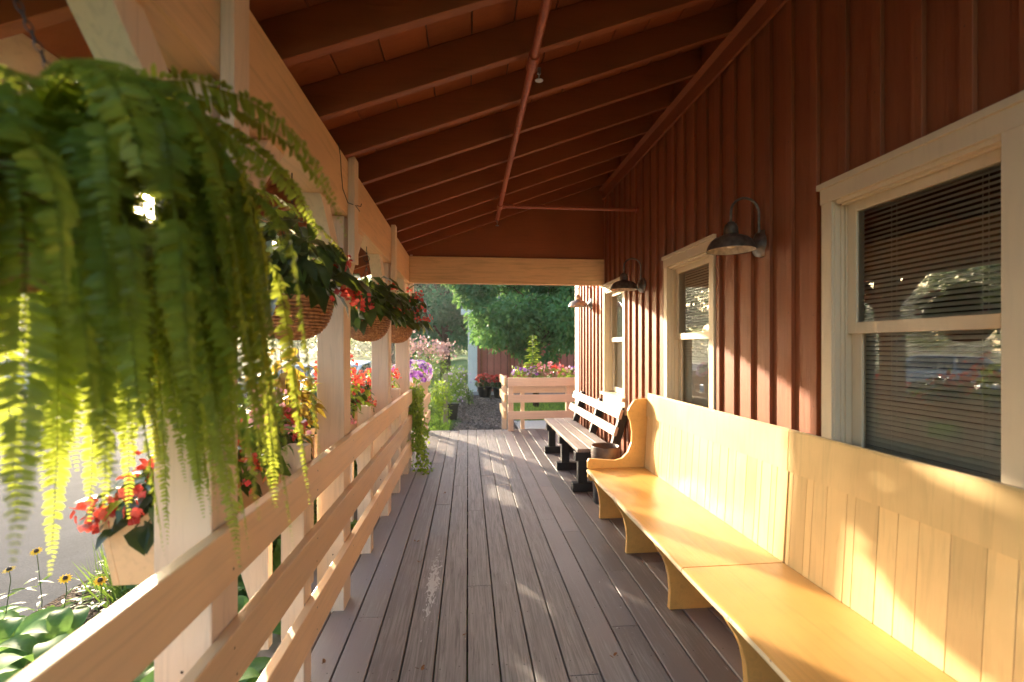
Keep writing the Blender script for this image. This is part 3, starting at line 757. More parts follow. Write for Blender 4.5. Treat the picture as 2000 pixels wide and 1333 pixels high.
# ------------------------------------------------------------------ yellow pews
def pew(y0, y1, label, far_end):
    t = thing('pew', (1.2, (y0 + y1) / 2, 0), label, 'pew', 'yellow pews along the wall')
    m = MB()
    nb = 24; ys_ = np.linspace(y0 + 0.002, y1 - 0.002, nb)
    # seat with a slightly uneven rounded front edge
    prof = [(1.452, 0.400), (1.452, 0.370)]
    for side in (0,):
        vs = []; fs = []
        sect = lambda w: [(1.452, 0.369), (0.978 + w, 0.369), (0.966 + w, 0.374), (0.963 + w, 0.385), (0.966 + w, 0.396), (0.976 + w, 0.400), (1.452, 0.402)]
        for yy in ys_:
            w = 0.0025 * math.sin(yy * 9) + random.uniform(-0.0012, 0.0012)
            vs += [(p, yy, q) for p, q in sect(w)]
        n = 7
        for i in range(nb - 1):
            for j in range(n):
                fs.append((i * n + j, i * n + (j + 1) % n, (i + 1) * n + (j + 1) % n, (i + 1) * n + j))
        fs += [tuple(range(n)), tuple(range(nb * n - 1, nb * n - n - 1, -1))]
        m.add(vs, fs)
        m.m = [1 if (i < (nb - 1) * n and (i % n) in (1, 2, 3)) else 0 for i in range(len(fs))]
    m.build('seat', [M_pew, M_pewedge], t)
    # back: beadboard planks of uneven width below one wide top board
    m = MB(); y = y0 + 0.003
    lean = lambda z: 1.455 + (z - 0.40) * 0.06
    while y < y1 - 0.01:
        wd = random.choice([0.055, 0.075, 0.085, 0.04, 0.10]); yb = min(y + wd, y1 - 0.003)
        if y1 - yb < 0.02: yb = y1 - 0.003
        o = random.uniform(0, 0.001); e = 0.0022
        for zz in ((0.401, 0.826),):
            x0a, x0b = lean(zz[0]) + o, lean(zz[1]) + o
            vs = [(x0a + e, y, zz[0]), (x0a, y + e, zz[0]), (x0a, yb - e, zz[0]), (x0a + e, yb, zz[0]), (x0b + e, y, zz[1]), (x0b, y + e, zz[1]), (x0b, yb - e, zz[1]), (x0b + e, yb, zz[1])]
            m.add(vs, [(0, 1, 5, 4), (1, 2, 6, 5), (2, 3, 7, 6)], 0, random.random())
        y = yb
    m.prism([(lean(0.40) + 0.006, 0.40), (lean(0.83) + 0.006, 0.83), (lean(0.83) + 0.02, 0.83), (lean(0.40) + 0.02, 0.40)], 'y', y0 + 0.003, y1 - 0.003)
    m.build('back_panel', M_pewb, t)
    m = MB(); nb = 20; vs = []; fs = []
    for yy in np.linspace(y0 + 0.001, y1 - 0.001, nb):
        w = 0.002 * math.sin(yy * 7 + 1) + random.uniform(-0.001, 0.001)
        sc = [(1.472, 0.8265), (1.480 + w, 1.008), (1.486 + w, 1.016), (1.494 + w, 1.018), (1.506 + w, 1.014), (1.508, 1.0), (1.508, 0.8265)]
        vs += [(p, yy, q) for p, q in sc]
    n = 7
    for i in range(nb - 1):
        for j in range(n): fs.append((i * n + j, i * n + (j + 1) % n, (i + 1) * n + (j + 1) % n, (i + 1) * n + j))
    fs += [tuple(range(n)), tuple(range(nb * n - 1, nb * n - n - 1, -1))]
    m.add(vs, fs)
    m.m = [1 if (i < (nb - 1) * n and (i % n) in (2, 3, 4)) else 0 for i in range(len(fs))]
    m.build('top_board', [M_pewb, M_pewedge], t)
    # curved legs
    ly = [l for l in LEGY if y0 - 0.01 <= l <= y1]
    for yy in ly:
        m = MB()
        fr = [(0.990, 0.368), (0.992, 0.345), (1.008, 0.318), (1.030, 0.285), (1.052, 0.235), (1.066, 0.175), (1.072, 0.10), (1.070, 0.04), (1.066, 0.0)]
        bk = [(1.30, 0.0), (1.335, 0.03), (1.37, 0.05), (1.41, 0.05), (1.45, 0.02), (1.47, 0.0), (1.478, 0.0), (1.452, 0.368)]
        m.prism(fr + bk, 'y', yy, yy + 0.032)
        m.build('leg', M_pew, t, bevel=0.004)
    if far_end:
        pts = []
        for px, py in [(1148, 902), (1151, 897), (1161, 897), (1182, 899), (1202, 900), (1215.6, 896), (1227, 884), (1234, 865), (1235, 845), (1232, 824), (1227, 812), (1227, 803), (1230, 796.6), (1239, 783), (1245, 780.4), (1256.6, 779)]:
            a = math.atan((px - 1000) / 900) + YAW
            Y = 3.70; X = Y * math.tan(a); dep = X * math.sin(YAW) + Y * math.cos(YAW)
            pts.append((X, 1.40 - (py - 678) / 900 * dep))
        pts = [(pts[0][0], 0.4005)] + pts + [(1.508, pts[-1][1]), (1.508, 0.4005)]
        m = MB(); m.prism(pts, 'y', y1 + 0.0015, y1 + 0.034); m.build('end_panel', M_pew, t, bevel=0.003)
        m = MB(); m.prism([(0.99, 0.3995), (0.978, 0.33), (1.0, 0.30), (1.50, 0.30), (1.508, 0.3995)], 'y', y1 + 0.0015, y1 + 0.034); m.build('end_apron', M_pew, t, bevel=0.003)
    return t
LEGY = [3.665, 3.03, 2.36, 1.68, 1.0, 0.32]
pew(2.006, 3.70, 'far yellow painted pew with the scrolled end panel beside the black bin', True)
pew(0.10, 2.003, 'near yellow painted pew under the big window, running out of the picture', False)

# ------------------------------------------------------------------ black framed slatted bench
t = thing('slatted_bench', (1.25, 5.3, 0), 'weathered slatted bench with three black trestle frames and two pale back boards', 'bench')
SY0, SY1 = 4.34, 6.27
for i in range(3):
    m = MB(); x = 1.045 + i * 0.128; m.box(x, x + 0.118, SY0, SY1, 0.385, 0.42, 0, [0.2, 0.9, 0.6][i]); m.build('seat_slat', M_slat, t, bevel=0.005)
bl = lambda z: 1.385 + (z - 0.42) * 0.30
for z0, z1 in ((0.545, 0.630), (0.705, 0.795)):
    m = MB(); m.prism([(bl(z0) - 0.032, z0), (bl(z0), z0 - 0.008), (bl(z1), z1 - 0.008), (bl(z1) - 0.032, z1)], 'y', SY0 - 0.02, SY1 + 0.02); m.build('back_slat', M_slatp, t, bevel=0.005)
for yy in (SY0 + 0.02, 5.15, 5.98):
    m = MB(); m.box(1.005, 1.47, yy, yy + 0.085, 0, 0.085); m.build('foot', M_dark, t, bevel=0.005)
    m = MB(); m.box(1.060, 1.150, yy + 0.008, yy + 0.077, 0.0855, 0.30); m.box(1.030, 1.430, yy - 0.004, yy + 0.086, 0.3005, 0.384); m.box(1.33, 1.42, yy + 0.008, yy + 0.077, 0.0855, 0.30); m.build('leg', M_dark, t, bevel=0.004)
    m = MB(); m.prism([(1.352, 0.30), (1.43, 0.30), (bl(0.80) + 0.085, 0.80), (bl(0.80) + 0.001, 0.81)], 'y', yy + 0.012, yy + 0.075); m.build('back_post', M_dark, t, bevel=0.004)

# ------------------------------------------------------------------ bin
t = thing('ash_bin', (1.235, 4.06, 0), 'round black metal ash bin with a brown rim between the two kinds of bench', 'bin')
m = MB(); m.lathe((1.235, 4.06, 0), [(0, 0), (0.105, 0), (0.11, 0.01), (0.122, 0.40), (0.122, 0.402), (0.112, 0.402), (0.108, 0.30), (0.0, 0.30)], 40); m.build('body', plain('blue_black_metal', (0.03, 0.035, 0.045), rough=0.35, noise=0.3), t, smooth=True)
m = MB(); m.lathe((1.235, 4.06, 0.40), [(0.128, 0), (0.128, 0.105), (0.124, 0.112), (0.117, 0.108), (0.115, 0.02), (0.0, 0.02)], 40); m.lathe((1.235, 4.06, 0.40), [(0.130, 0.03), (0.132, 0.034), (0.130, 0.038)], 40); m.build('rim', plain('rusty_brown_metal', (0.09, 0.06, 0.045), rough=0.45, metal=0.1, noise=0.5, scale=14), t, smooth=True)
m = MB()
for k in range(60):
    a = random.uniform(0, 6.28); rr = 0.10 * math.sqrt(random.random())
    m.tube([(1.235 + rr * math.cos(a), 4.06 + rr * math.sin(a), 0.425), (1.235 + rr * math.cos(a) + random.uniform(-.015, .015), 4.06 + rr * math.sin(a) + random.uniform(-.015, .015), 0.435 + random.uniform(0, .02))], 0.004, 5)
m.build('litter', plain('litter', (0.35, 0.25, 0.17), rough=0.9, noise=0.5), t)

# ------------------------------------------------------------------ wall lamps
def wall_lamp(y, label, mat):
    zc = 1.905; xs = XW - 0.175
    t = thing('wall_lamp', (XW, y, 1.945), label, 'lamp', 'gooseneck barn lamps on the red wall')
    m = MB()
    prof = [(0.120, 0.0), (0.121, 0.003), (0.119, 0.006), (0.112, 0.030), (0.100, 0.050), (0.082, 0.066), (0.060, 0.075), (0.040, 0.080), (0.036, 0.090), (0.034, 0.120), (0.028, 0.138), (0.020, 0.142), (0.018, 0.150), (0.0, 0.152)]
    m.lathe((xs, y, zc), prof, 40)
    m.lathe((xs, y, zc), [(0.118, 0.001), (0.108, 0.028), (0.09, 0.048), (0.05, 0.066), (0.0, 0.07)], 40, mat=1)
    m.build('lamp_shade', [mat, plain('shade_inside', (0.55, 0.52, 0.46), rough=0.5, noise=0.3, scale=40)], t, smooth=True)
    m = MB()
    arc = [(xs, y, zc + 0.145), (xs, y, zc + 0.20)]
    R = 0.0775
    for a in np.linspace(math.pi, 0, 12): arc.append((xs + R + R * math.cos(a), y, zc + 0.205 + R * 0.95 * math.sin(a)))
    xe = xs + 2 * R
    arc += [(xe, y, zc + 0.12), (xe, y, zc + 0.065), (xe + 0.006, y, zc + 0.045), (XW - 0.005, y, zc + 0.040)]
    m.tube(arc, 0.0065, 10); m.build('gooseneck', mat, t, smooth=True)
    m = MB()
    m.lathe((XW - 0.019, y, zc + 0.040), [(0, -0.030), (0.022, -0.028), (0.034, -0.018), (0.050, -0.012), (0.058, -0.002), (0.070, 0.002), (0.072, 0.018), (0.072, 0.019)], 32, axis='x')
    m.build('wall_plate', M_zinc, t, smooth=True)
    m = MB(); m.lathe((xs, y, zc + 0.012), [(0, 0), (0.018, 0.006), (0.027, 0.022), (0.024, 0.042), (0.014, 0.058), (0.012, 0.066)], 16); m.build('bulb', M_bulb, t, smooth=True)
wall_lamp(2.30, 'nearest aged metal gooseneck barn lamp, high on the wall between the two nearest windows', M_bronze)
wall_lamp(3.97, 'middle dark gooseneck barn lamp on the wall above the scrolled end of the pew', M_bronze)
wall_lamp(5.68, 'farthest gooseneck barn lamp catching the sun beyond the cross beam', M_bronze)

# ------------------------------------------------------------------ hanging baskets and their plants
M_wicker = None
def wicker():
    m, t, out = new_mat('wicker'); L = t.links
    at = N(t, 'ShaderNodeAttribute', attribute_name='tint')
    tc = N(t, 'ShaderNodeTexCoord'); n = N(t, 'ShaderNodeTexNoise'); n.inputs['Scale'].default_value = 60; n.inputs['Detail'].default_value = 4
    L.new(tc.outputs['Object'], n.inputs['Vector'])
    r = ramp(t, [(0.3, (0.16, 0.065, 0.025)), (0.5, (0.33, 0.15, 0.06)), (0.7, (0.52, 0.28, 0.13))]); L.new(n.outputs[0], r.inputs[0])
    p = N(t, 'ShaderNodeBsdfPrincipled'); p.inputs['Roughness'].default_value = 0.6; L.new(r.outputs[0], p.inputs['Base Color']); L.new(p.outputs[0], out.inputs[0])
    return m
M_wicker = wicker()
def hanging_basket(x, y, zr, R, label, ztop=2.10):
    t = thing('hanging_basket', (x, y, zr), label, 'hanging basket', 'wicker baskets hung from the porch beam')
    rows = 15; seg = 96; m = MB()
    # woven strands: each row one rope ring weaving in and out round the stakes
    H = R * 1.02
    for i in range(rows):
        a = (i + 0.5) / rows * math.pi / 2 * 0.96
        rr = R * math.cos(a) ** 0.75; zz = zr - H * math.sin(a)
        segs = max(24, int(seg * rr / R)); nst = max(8, int(26 * rr / R)) // 2 * 2 + 1
        pts = [(x + (rr + 0.0032 * math.sin(k / segs * 2 * math.pi * nst / 2 * 2 + i * math.pi)) * math.cos(2 * math.pi * k / segs), y + (rr + 0.0032 * math.sin(k / segs * 2 * math.pi * nst + i * math.pi)) * math.sin(2 * math.pi * k / segs), zz) for k in range(segs + 1)]
        m.tube(pts, H / rows * 0.62, 6, 0, random.random(), cap=False)
    m.lathe((x, y, zr), [(R * math.cos(a) ** 0.75 - 0.006, -H * math.sin(a)) for a in np.linspace(0, math.pi / 2 * 0.999, 14)], 48)
    for k in range(3): m.tube([(x + (R + 0.002) * math.cos(q), y + (R + 0.002) * math.sin(q), zr + 0.004 + 0.004 * math.sin(q * 9 + k * 2)) for q in np.linspace(0, 2 * math.pi, 60)], 0.006, 6)
    m.build('bowl', M_wicker, t, smooth=True)
    m = MB(); m.lathe((x, y, zr - 0.02), [(0, 0.01), (R * 0.6, 0.006), (R * 0.93, 0)], 24); m.build('soil', M_soil, t)
    m = MB(); zj = zr + 0.36 if ztop - zr > 0.45 else ztop - 0.12
    m.tube([(x, y, ztop), (x, y, ztop - 0.03)] + [(x, y + 0.012 * math.sin(a), ztop - 0.042 - 0.012 * (1 - math.cos(a)) + 0.012) for a in np.linspace(0.3, 4.6, 9)], 0.0025, 6)
    m.tube([(x + 0.02 * math.cos(a), y, ztop - 0.085 + 0.02 * math.sin(a)) for a in np.linspace(0, 2 * math.pi, 16)], 0.002, 5)
    m.build('hook', M_black, t)
    def chain(p, q):
        p, q = Vector(p), Vector(q); d = q - p; n = max(1, int(d.length / 0.014)); c = MB(); dn = d.normalized()
        u = dn.orthogonal().normalized(); v = dn.cross(u)
        for k in range(n):
            ce = p + d * (k + 0.5) / n; s = u if k % 2 else v
            c.tube([ce + dn * 0.0095 * math.cos(a) + s * 0.0045 * math.sin(a) for a in np.linspace(0, 2 * math.pi, 9)], 0.0011, 4, cap=False)
        c.build('chain', M_black, t)
    chain((x, y, ztop - 0.10), (x, y, zj))
    for k in range(3):
        a = 0.6 + 2 * math.pi * k / 3; chain((x, y, zj), (x + R * 0.98 * math.cos(a), y + R * 0.98 * math.sin(a), zr))
    return t

def begonia(x, y, z, R, label, n=150, L=0.085, W=0.055, fl=16, fm=None, group=None, up=0.8, flowers=None, wig=1.0, name='begonia_plant', lm=None, cat='plant', tl=(0.0, 0.93)):
    t = thing(name, (x, y, z), label, cat, group)
    m = MB(); c = np.array((x, y, z + R * 0.35 * up))
    d = rand_dirs(n, -0.35, 1); rad = rng.uniform(0.35, 1, n)
    P = c + d * rad[:, None] * np.array([R, R, R * up])
    D = d * np.array([1, 1, 0.25]) + rng.normal(0, 0.3, (n, 3)) + np.array([0, 0, -0.45]); Nn = np.array([0, 0, 1.0]) + d * 0.7 + rng.normal(0, 0.3, (n, 3))
    s = rng.uniform(0.6, 1.25, n); T = rng.uniform(tl[0], tl[1], n); T[rng.random(n) < 0.05] = 1.0
    leaves(m, P, D, Nn, L * s, W * s, T, curl=0.35, fold=0.3, w1=0.95, w2=0.8, u1=0.25, u2=0.6)
    m.build('foliage', lm or M_beg, t, smooth=True)
    m = MB()
    for k in range(0, n, 3): m.tube([(x + (P[k][0] - x) * 0.1, y + (P[k][1] - y) * 0.1, z), tuple((np.array((x, y, z)) + P[k]) / 2 + np.array([0, 0, 0.02])), tuple(P[k])], 0.0022, 4, cap=False)
    m.build('stem', M_stem, t)
    fs = flowers
    if fs is None:
        fd = rand_dirs(fl, -0.1, 0.9); fs = c + fd * np.array([R, R, R * up]) * rng.uniform(0.9, 1.15, (fl, 1))
    fs = np.array(fs)
    for f in fs:
        k = random.randint(7, 13)
        C = f + rng.normal(0, 0.020 * wig, (k, 3)) + np.array([0, 0, -0.01])
        m = MB(); flower_heads(m, C, 0.013 * rng.uniform(0.8, 1.3, k), 4)
        m.build('flower_cluster', fm or M_redf, t, smooth=True)
    return t

HB = [(-0.705, 1.93, 1.585, 0.150), (-0.705, 3.30, 1.60, 0.155), (-0.705, 4.62, 1.60, 0.155)]
hanging_basket(*HB[0], 'wicker hanging basket nearest the fern, its woven bowl fully visible')
hanging_basket(*HB[1], 'wicker hanging basket between the second and third porch posts, half hidden by dark leaves')
hanging_basket(*HB[2], 'farthest wicker hanging basket, just before the cross beam')
GB = 'begonias in the hanging baskets'
b0 = HB[0]
begonia(b0[0], b0[1], b0[2] + 0.01, 0.215, 'dark leaved red begonia filling the nearest wicker basket', n=170, L=0.125, W=0.078, up=1.25, group=GB,
        flowers=[(b0[0] + 0.22, b0[1] + 0.03, b0[2] + 0.05), (b0[0] + 0.25, b0[1] + 0.06, b0[2] + 0.03), (b0[0] + 0.21, b0[1] - 0.06, b0[2] + 0.02), (b0[0] + 0.20, b0[1] + 0.05, b0[2] + 0.17), (b0[0] + 0.27, b0[1] + 0.02, b0[2] + 0.0), (b0[0] - 0.25, b0[1] - 0.02, b0[2] + 0.12), (b0[0] - 0.12, b0[1] - 0.18, b0[2] + 0.02), (b0[0] + 0.24, b0[1] + 0.12, b0[2] + 0.06)], tl=(0, 0.9))
b1 = HB[1]
begonia(b1[0], b1[1], b1[2] - 0.01, 0.235, 'dark begonia with few red blooms spilling over the second wicker basket', n=190, L=0.13, W=0.08, group=GB, fl=8, up=1.05)
b2 = HB[2]
begonia(b2[0] + 0.03, b2[1], b2[2] - 0.01, 0.27, 'begonia thick with orange red blooms in the farthest wicker basket', n=230, L=0.12, W=0.085, group=GB, fl=22, up=1.15)

# ------------------------------------------------------------------ the big fern close to the camera
FX, FY, FZ = -0.70, 0.75, 1.65
def frond(mb, p0, az, el, L, droop, lmax, npin=46, T=0.5, tipT=None, twist=0.0, rmax=9.0):
    ns = 26; ds = L / ns
    pts = [np.array(p0, float)]; dirs = []
    e = el; a = az
    for i in range(ns):
        d = np.array([math.cos(e) * math.cos(a), math.cos(e) * math.sin(a), math.sin(e)])
        dirs.append(d); pts.append(pts[-1] + d * ds)
        e += (-1.45 - e) * droop * (0.2 + 1.5 * i / ns) * 1.0; a += twist / ns
        if math.hypot(pts[-1][0] - FX, pts[-1][1] - FY) > rmax: e = max(-1.45, e - 0.15)
    pts = np.array(pts); dirs = np.array(dirs + [dirs[-1]])
    mb.tube([tuple(p) for p in pts[::3]], [0.0016 - 0.001 * k / len(pts[::3]) for k in range(len(pts[::3]))], 4, 0, 0.2, cap=False)
    u = np.linspace(0.06, 0.995, npin)
    idx = u * ns; i0 = np.floor(idx).astype(int); fr = (idx - i0)[:, None]
    P = pts[i0] * (1 - fr) + pts[np.minimum(i0 + 1, ns)] * fr
    D = unit(dirs[i0])
    side = unit(np.cross(D, np.array([math.sin(az) * 0.02, 0.02, 1.0])) + 1e-5)
    nrm = np.cross(side, D)
    roll = random.uniform(-0.6, 0.6)
    side, nrm = side * math.cos(roll) + nrm * math.sin(roll), nrm * math.cos(roll) - side * math.sin(roll)
    ln = lmax * np.clip(np.minimum(u / 0.22 * 0.5 + 0.5, 1) * (1 - u ** 3.0) + 0.08, 0.12, 1)
    for s in (-1, 1):
        DD = side * s + D * 0.30 + rng.normal(0, 0.11, (npin, 3)) + np.array([0, 0, -0.12])
        NN = nrm + rng.normal(0, 0.25, (npin, 3))
        tt = np.clip(T + rng.normal(0, 0.10, npin), 0, 0.92)
        if tipT is not None: tt = np.where(u > tipT, 1.0, tt)
        l2 = ln * rng.uniform(0.80, 1.10, npin); keep = rng.random(npin) > 0.03
        q = P - np.array([0, 0, 1.40]); sd = np.array(sdir); dist = np.linalg.norm(q - sd * (q @ sd)[:, None], axis=1)
        keep &= dist > 0.034
        wv = np.minimum(L / npin * 0.98, np.maximum(l2 * 0.42, 0.003))
        leaves(mb, P[keep], DD[keep], NN[keep], l2[keep], wv[keep], tt[keep], curl=rng.uniform(0.05, 0.45, keep.sum()), fold=0.12, w1=1.0, w2=0.85, u1=0.16, u2=0.72)
t = thing('fern_plant', (FX, FY, FZ), 'large backlit Boston fern with long drooping fronds, hanging closest to the viewer', 'fern')
t['label'] = 'large backlit green fern with long drooping fronds, hanging closest to the viewer'
m = MB()
for k in range(255):
    az = random.uniform(0, 2 * math.pi); u_ = random.random()
    if u_ < 0.60: el, L_, dr = random.uniform(0.3, 1.35), random.uniform(0.48, 0.80), random.uniform(0.12, 0.22)
    else: el, L_, dr = random.uniform(-0.8, 0.3), random.uniform(0.35, 0.78), random.uniform(0.12, 0.24)
    L_ *= 1.0 - 0.36 * max(0, -math.sin(az)); r0 = random.uniform(0.02, 0.13)
    frond(m, (FX + r0 * math.cos(az), FY + r0 * math.sin(az), FZ + random.uniform(-0.02, 0.03)), az + random.uniform(-0.3, 0.3), el, L_, dr, random.uniform(0.027, 0.040), npin=int(L_ / 0.0095), T=random.uniform(0.2, 0.9), twist=random.uniform(-0.9, 0.9), rmax=random.choice([0.16, 0.2, 0.24, 0.27, 0.30, 0.33]) + 0.08 * max(0, -math.cos(az - 1.0)), tipT=(0.75 if random.random() < 0.04 else None))
# a few long arching fronds reaching towards the second basket and over the walkway
for k in range(20):
    az = random.uniform(0.55, 1.7); q = 0.06 + 0.10 * random.random()
    frond(m, (FX + q * math.cos(az), FY + q * math.sin(az), FZ), az, random.uniform(-0.5, 0.35), random.uniform(0.66, 0.86), random.uniform(0.14, 0.22), random.uniform(0.030, 0.040), npin=80, T=random.uniform(0.3, 0.9), twist=random.uniform(-0.7, 0.7), rmax=random.uniform(0.16, 0.34))
for (az, el, L_, dr) in ((0.2, 0.9, 0.44, 0.15), (0.6, -0.1, 0.42, 0.12), (-0.5, 1.0, 0.5, 0.14), (-0.2, 1.2, 0.5, 0.14), (1.4, 1.1, 0.5, 0.14), (1.5, 0.0, 0.5, 0.1)):
    frond(m, (FX + 0.06 * math.cos(az), FY + 0.06 * math.sin(az), FZ + 0.03), az, el, L_, dr, 0.042, npin=int(L_ / 0.010), T=0.6, rmax=0.40)
for (az, el, L_, dr) in ((0.62, 0.98, 0.54, 0.09), (0.45, 0.85, 0.46, 0.11), (0.48, 1.12, 0.62, 0.10), (0.70, 1.15, 0.60, 0.10), (0.30, 1.2, 0.60, 0.10), (0.25, 1.05, 0.42, 0.11), (0.95, -0.35, 0.52, 0.06), (1.1, -0.1, 0.5, 0.08)):
    frond(m, (FX + 0.06 * math.cos(az), FY + 0.06 * math.sin(az), FZ + 0.03), az, el, L_, dr, 0.040, npin=int(L_ / 0.010), T=0.6, rmax=0.50)
frond(m, (FX + 0.06, FY + 0.06, FZ + 0.03), 1.09, 0.42, 0.70, 0.040, 0.045, npin=62, T=0.55, tipT=0.80)
m.build('foliage', M_fern, t, smooth=True)
hb = hanging_basket(FX, FY, FZ - 0.02, 0.14, 'wicker hanging basket buried inside the big fern closest to the viewer')

# ------------------------------------------------------------------ plants in the planter boxes
GP = 'flowering plants in the planter boxes'
def inbox(y, label, **kw):
    kw.setdefault('L', 0.07); kw.setdefault('W', 0.045); kw['n'] = int(kw.get('n', 100) * 1.5); kw['fl'] = int(kw.get('fl', 12) * 1.5)
    return begonia(-0.895, y, 0.91, kw.pop('R', 0.15) * 1.08, label, group=GP, **kw)
inbox(1.44, 'red flowered begonia at the near end of the first planter, behind the fern tips', R=0.13, n=70, fl=8, fm=M_redf, up=0.7)
inbox(1.62, 'low dark begonia with scattered orange red blooms behind the fern fronds', R=0.15, n=110, fl=10, up=0.8)
inbox(1.85, 'bushy pink flowered begonia with lime leaves just past the fern fronds', R=0.19, n=120, fl=16, fm=M_pinkf, lm=M_green, up=1.3)
inbox(2.12, 'dark leaved begonia with red blooms low beside the short rail post', R=0.16, n=110, fl=10, up=0.9)
inbox(2.36, 'tall bronze and gold coleus against the second porch post', R=0.14, n=130, fl=0, lm=M_coleus, up=2.6, name='coleus_plant', L=0.075, W=0.05, flowers=[])
inbox(2.85, 'pink blooming begonia just beyond the second porch post', R=0.16, n=110, fl=18, fm=M_pinkf, up=1.1)
inbox(3.22, 'lime and yellow leaved plant with red blooms in the second planter', R=0.18, n=120, fl=14, lm=M_lime, up=1.6)
inbox(3.62, 'salmon red begonia before the third porch post', R=0.16, n=110, fl=20, up=1.1)
inbox(4.25, 'bright red begonia just beyond the third porch post', R=0.16, n=100, fl=22, up=0.9)
inbox(4.75, 'yellow green leaved begonia with red blooms in the third planter', R=0.18, n=110, fl=18, lm=M_lime, up=1.2)
# spike of cream florets below the near basket
t = thing('flower_spike', (-1.05, 2.02, 0.92), 'pale cream plume of tiny florets standing under the nearest wicker basket', 'flower')
m = MB(); m.tube([(-1.05, 2.02, 0.9), (-1.04, 2.02, 1.1), (-1.0, 2.02, 1.40)], 0.003, 5); m.build('stem', M_stem, t)
m = MB(); n = 420; u = rng.uniform(0, 1, n); C = np.stack([-1.045 + 0.05 * u, np.full(n, 2.02), 1.12 + 0.30 * u], 1) + rand_dirs(n) * (0.026 * (1.05 - u))[:, None]
flower_heads(m, C, 0.007, 4); m.build('florets', M_creamf, t)

# petunias and ivy past the last post
def petunias(x, y, z, R, label, mats, n=60, name='petunia_plant', grp=None):
    t = thing(name, (x, y, z), label, 'plant', grp)
    m = MB(); blob_leaves(m, (x, y, z + R[2] * 0.3), R, 260, 0.05, 0.03); m.build('foliage', M_green, t, smooth=True)
    d = rand_dirs(n, -0.5, 1); C = np.array((x, y, z + R[2] * 0.35)) + d * np.array(R) * 1.08
    blooms(t, C, 0.036, 6, mats, d + np.array([0, -0.6, 0.2]))
    return t
GPT = 'petunias on the sunlit railing'
petunias(-0.72, 5.75, 1.02, (0.20, 0.25, 0.15), 'purple and white petunias in the sun just past the last porch post', [M_purf, M_purf, M_lavf], 60, grp=GPT)
petunias(-0.72, 6.5, 0.98, (0.20, 0.3, 0.16), 'lavender petunias halfway along the short sunlit railing', [M_lavf, M_purf], 50, grp=GPT)
petunias(-0.74, 7.25, 0.95, (0.17, 0.25, 0.16), 'pale pink petunias at the far end of the short sunlit railing', [M_pinkf, M_lavf], 40, grp=GPT)
t = thing('ivy_plant', (-0.60, 5.32, 0.95), 'yellow green ivy trailing down from the rail end to the deck', 'ivy')
m = MB()
for k in range(22):
    a0 = random.uniform(-0.09, 0.09); pts = []
    x, y, z = -0.60 + random.uniform(-0.05, 0.06), 5.33 + a0, 0.96
    L_ = random.uniform(0.5, 1.05)
    ph = random.uniform(0, 6)
    for i in range(18):
        u = i / 17; pts.append((x + 0.03 * math.sin(u * 7 + ph) + 0.05 * u + (0.12 * max(0, u - 0.85) * 5 * random.random()), y + 0.03 * math.cos(u * 6 + ph) - 0.10 * u, max(0.012, z - L_ * u)))
    m.tube(pts, 0.0018, 4, 1, 0.5, cap=False)
    P = np.array(pts[1:]).repeat(3, 0); n = len(P); P = P + rng.normal(0, 0.015, (n, 3)); P[:, 2] = np.maximum(P[:, 2], 0.008)
    leaves(m, P, rand_dirs(n, -0.9, 0.1), np.array([0.2, -0.7, 0.5]) + rng.normal(0, 0.4, (n, 3)), rng.uniform(0.025, 0.05, n), rng.uniform(0.025, 0.045, n), rng.uniform(0, 1, n), w1=1.0, w2=0.6)
m.build('foliage', [M_lime, M_stem], t, smooth=True)

# far planter box with pink flowers
t = thing('planter_box', (1.6, 7.80, 0.6), 'long cream flower box behind the far railing, full of pink and purple flowers', 'planter', 'cream planter boxes along the railing')
m = MB(); m.box(0.70, 2.65, 7.740, 7.760, 0.62, 0.87); m.box(0.70, 2.65, 7.94, 7.96, 0.62, 0.87); m.box(0.70, 0.72, 7.7605, 7.9395, 0.62, 0.868); m.box(2.63, 2.65, 7.7605, 7.9395, 0.62, 0.868); m.box(0.7205, 2.6295, 7.7605, 7.9395, 0.62, 0.64)
m.build('box', M_railx, t, bevel=0.002)
m = MB(); m.box(0.7205, 2.6295, 7.761, 7.939, 0.641, 0.84); m.build('soil', M_soil, t)
m = MB()
for x in (0.9, 2.4): m.box(x, x + 0.06, 7.80, 7.90, -0.16, 0.619)
m.build('leg', M_post, t)
GF = 'flowers in the far flower box'
for (x, lab, ms) in ((0.86, 'yellow green and dark flowered plant at the left end of the far flower box', [M_lime, M_purf]), (1.08, 'blue purple flowers second from left in the far flower box', [M_lavf, M_purf]), (1.30, 'tall pink snapdragons left of the mullein stalk in the far flower box', [M_pinkf]),
                     (1.50, 'coral pink flowers in the middle of the far flower box', [M_pinkf, M_redf]), (1.68, 'low green clump with few pink blooms in the far flower box', [M_pinkf]), (1.86, 'magenta purple flowers at the right end of the far flower box by the house corner', [M_purf, M_pinkf])):
    t = thing('bedding_plant', (x, 7.85, 0.86), lab, 'plant', GF)
    m = MB(); blob_leaves(m, (x, 7.85, 0.90), (0.12, 0.10, 0.12), 130, 0.06, 0.022, droop=-0.3); m.build('foliage', M_lime if x < 1 or 1.6 < x < 1.8 else M_green, t, smooth=True)
    n = 34 if x != 1.68 else 8; hh = 0.20 if 1.2 < x < 1.6 else 0.13
    C = np.stack([x + rng.uniform(-0.12, 0.12, n), 7.85 + rng.uniform(-0.1, 0.1, n), 0.93 + rng.uniform(0, hh, n)], 1)
    blooms(t, C, 0.030, 5, ms)
t = thing('mullein_stalk', (1.18, 8.02, 0.84), 'tall bright green leafy stalk rising above the pink flowers of the far flower box', 'plant')
t.name = 'leafy_stalk'
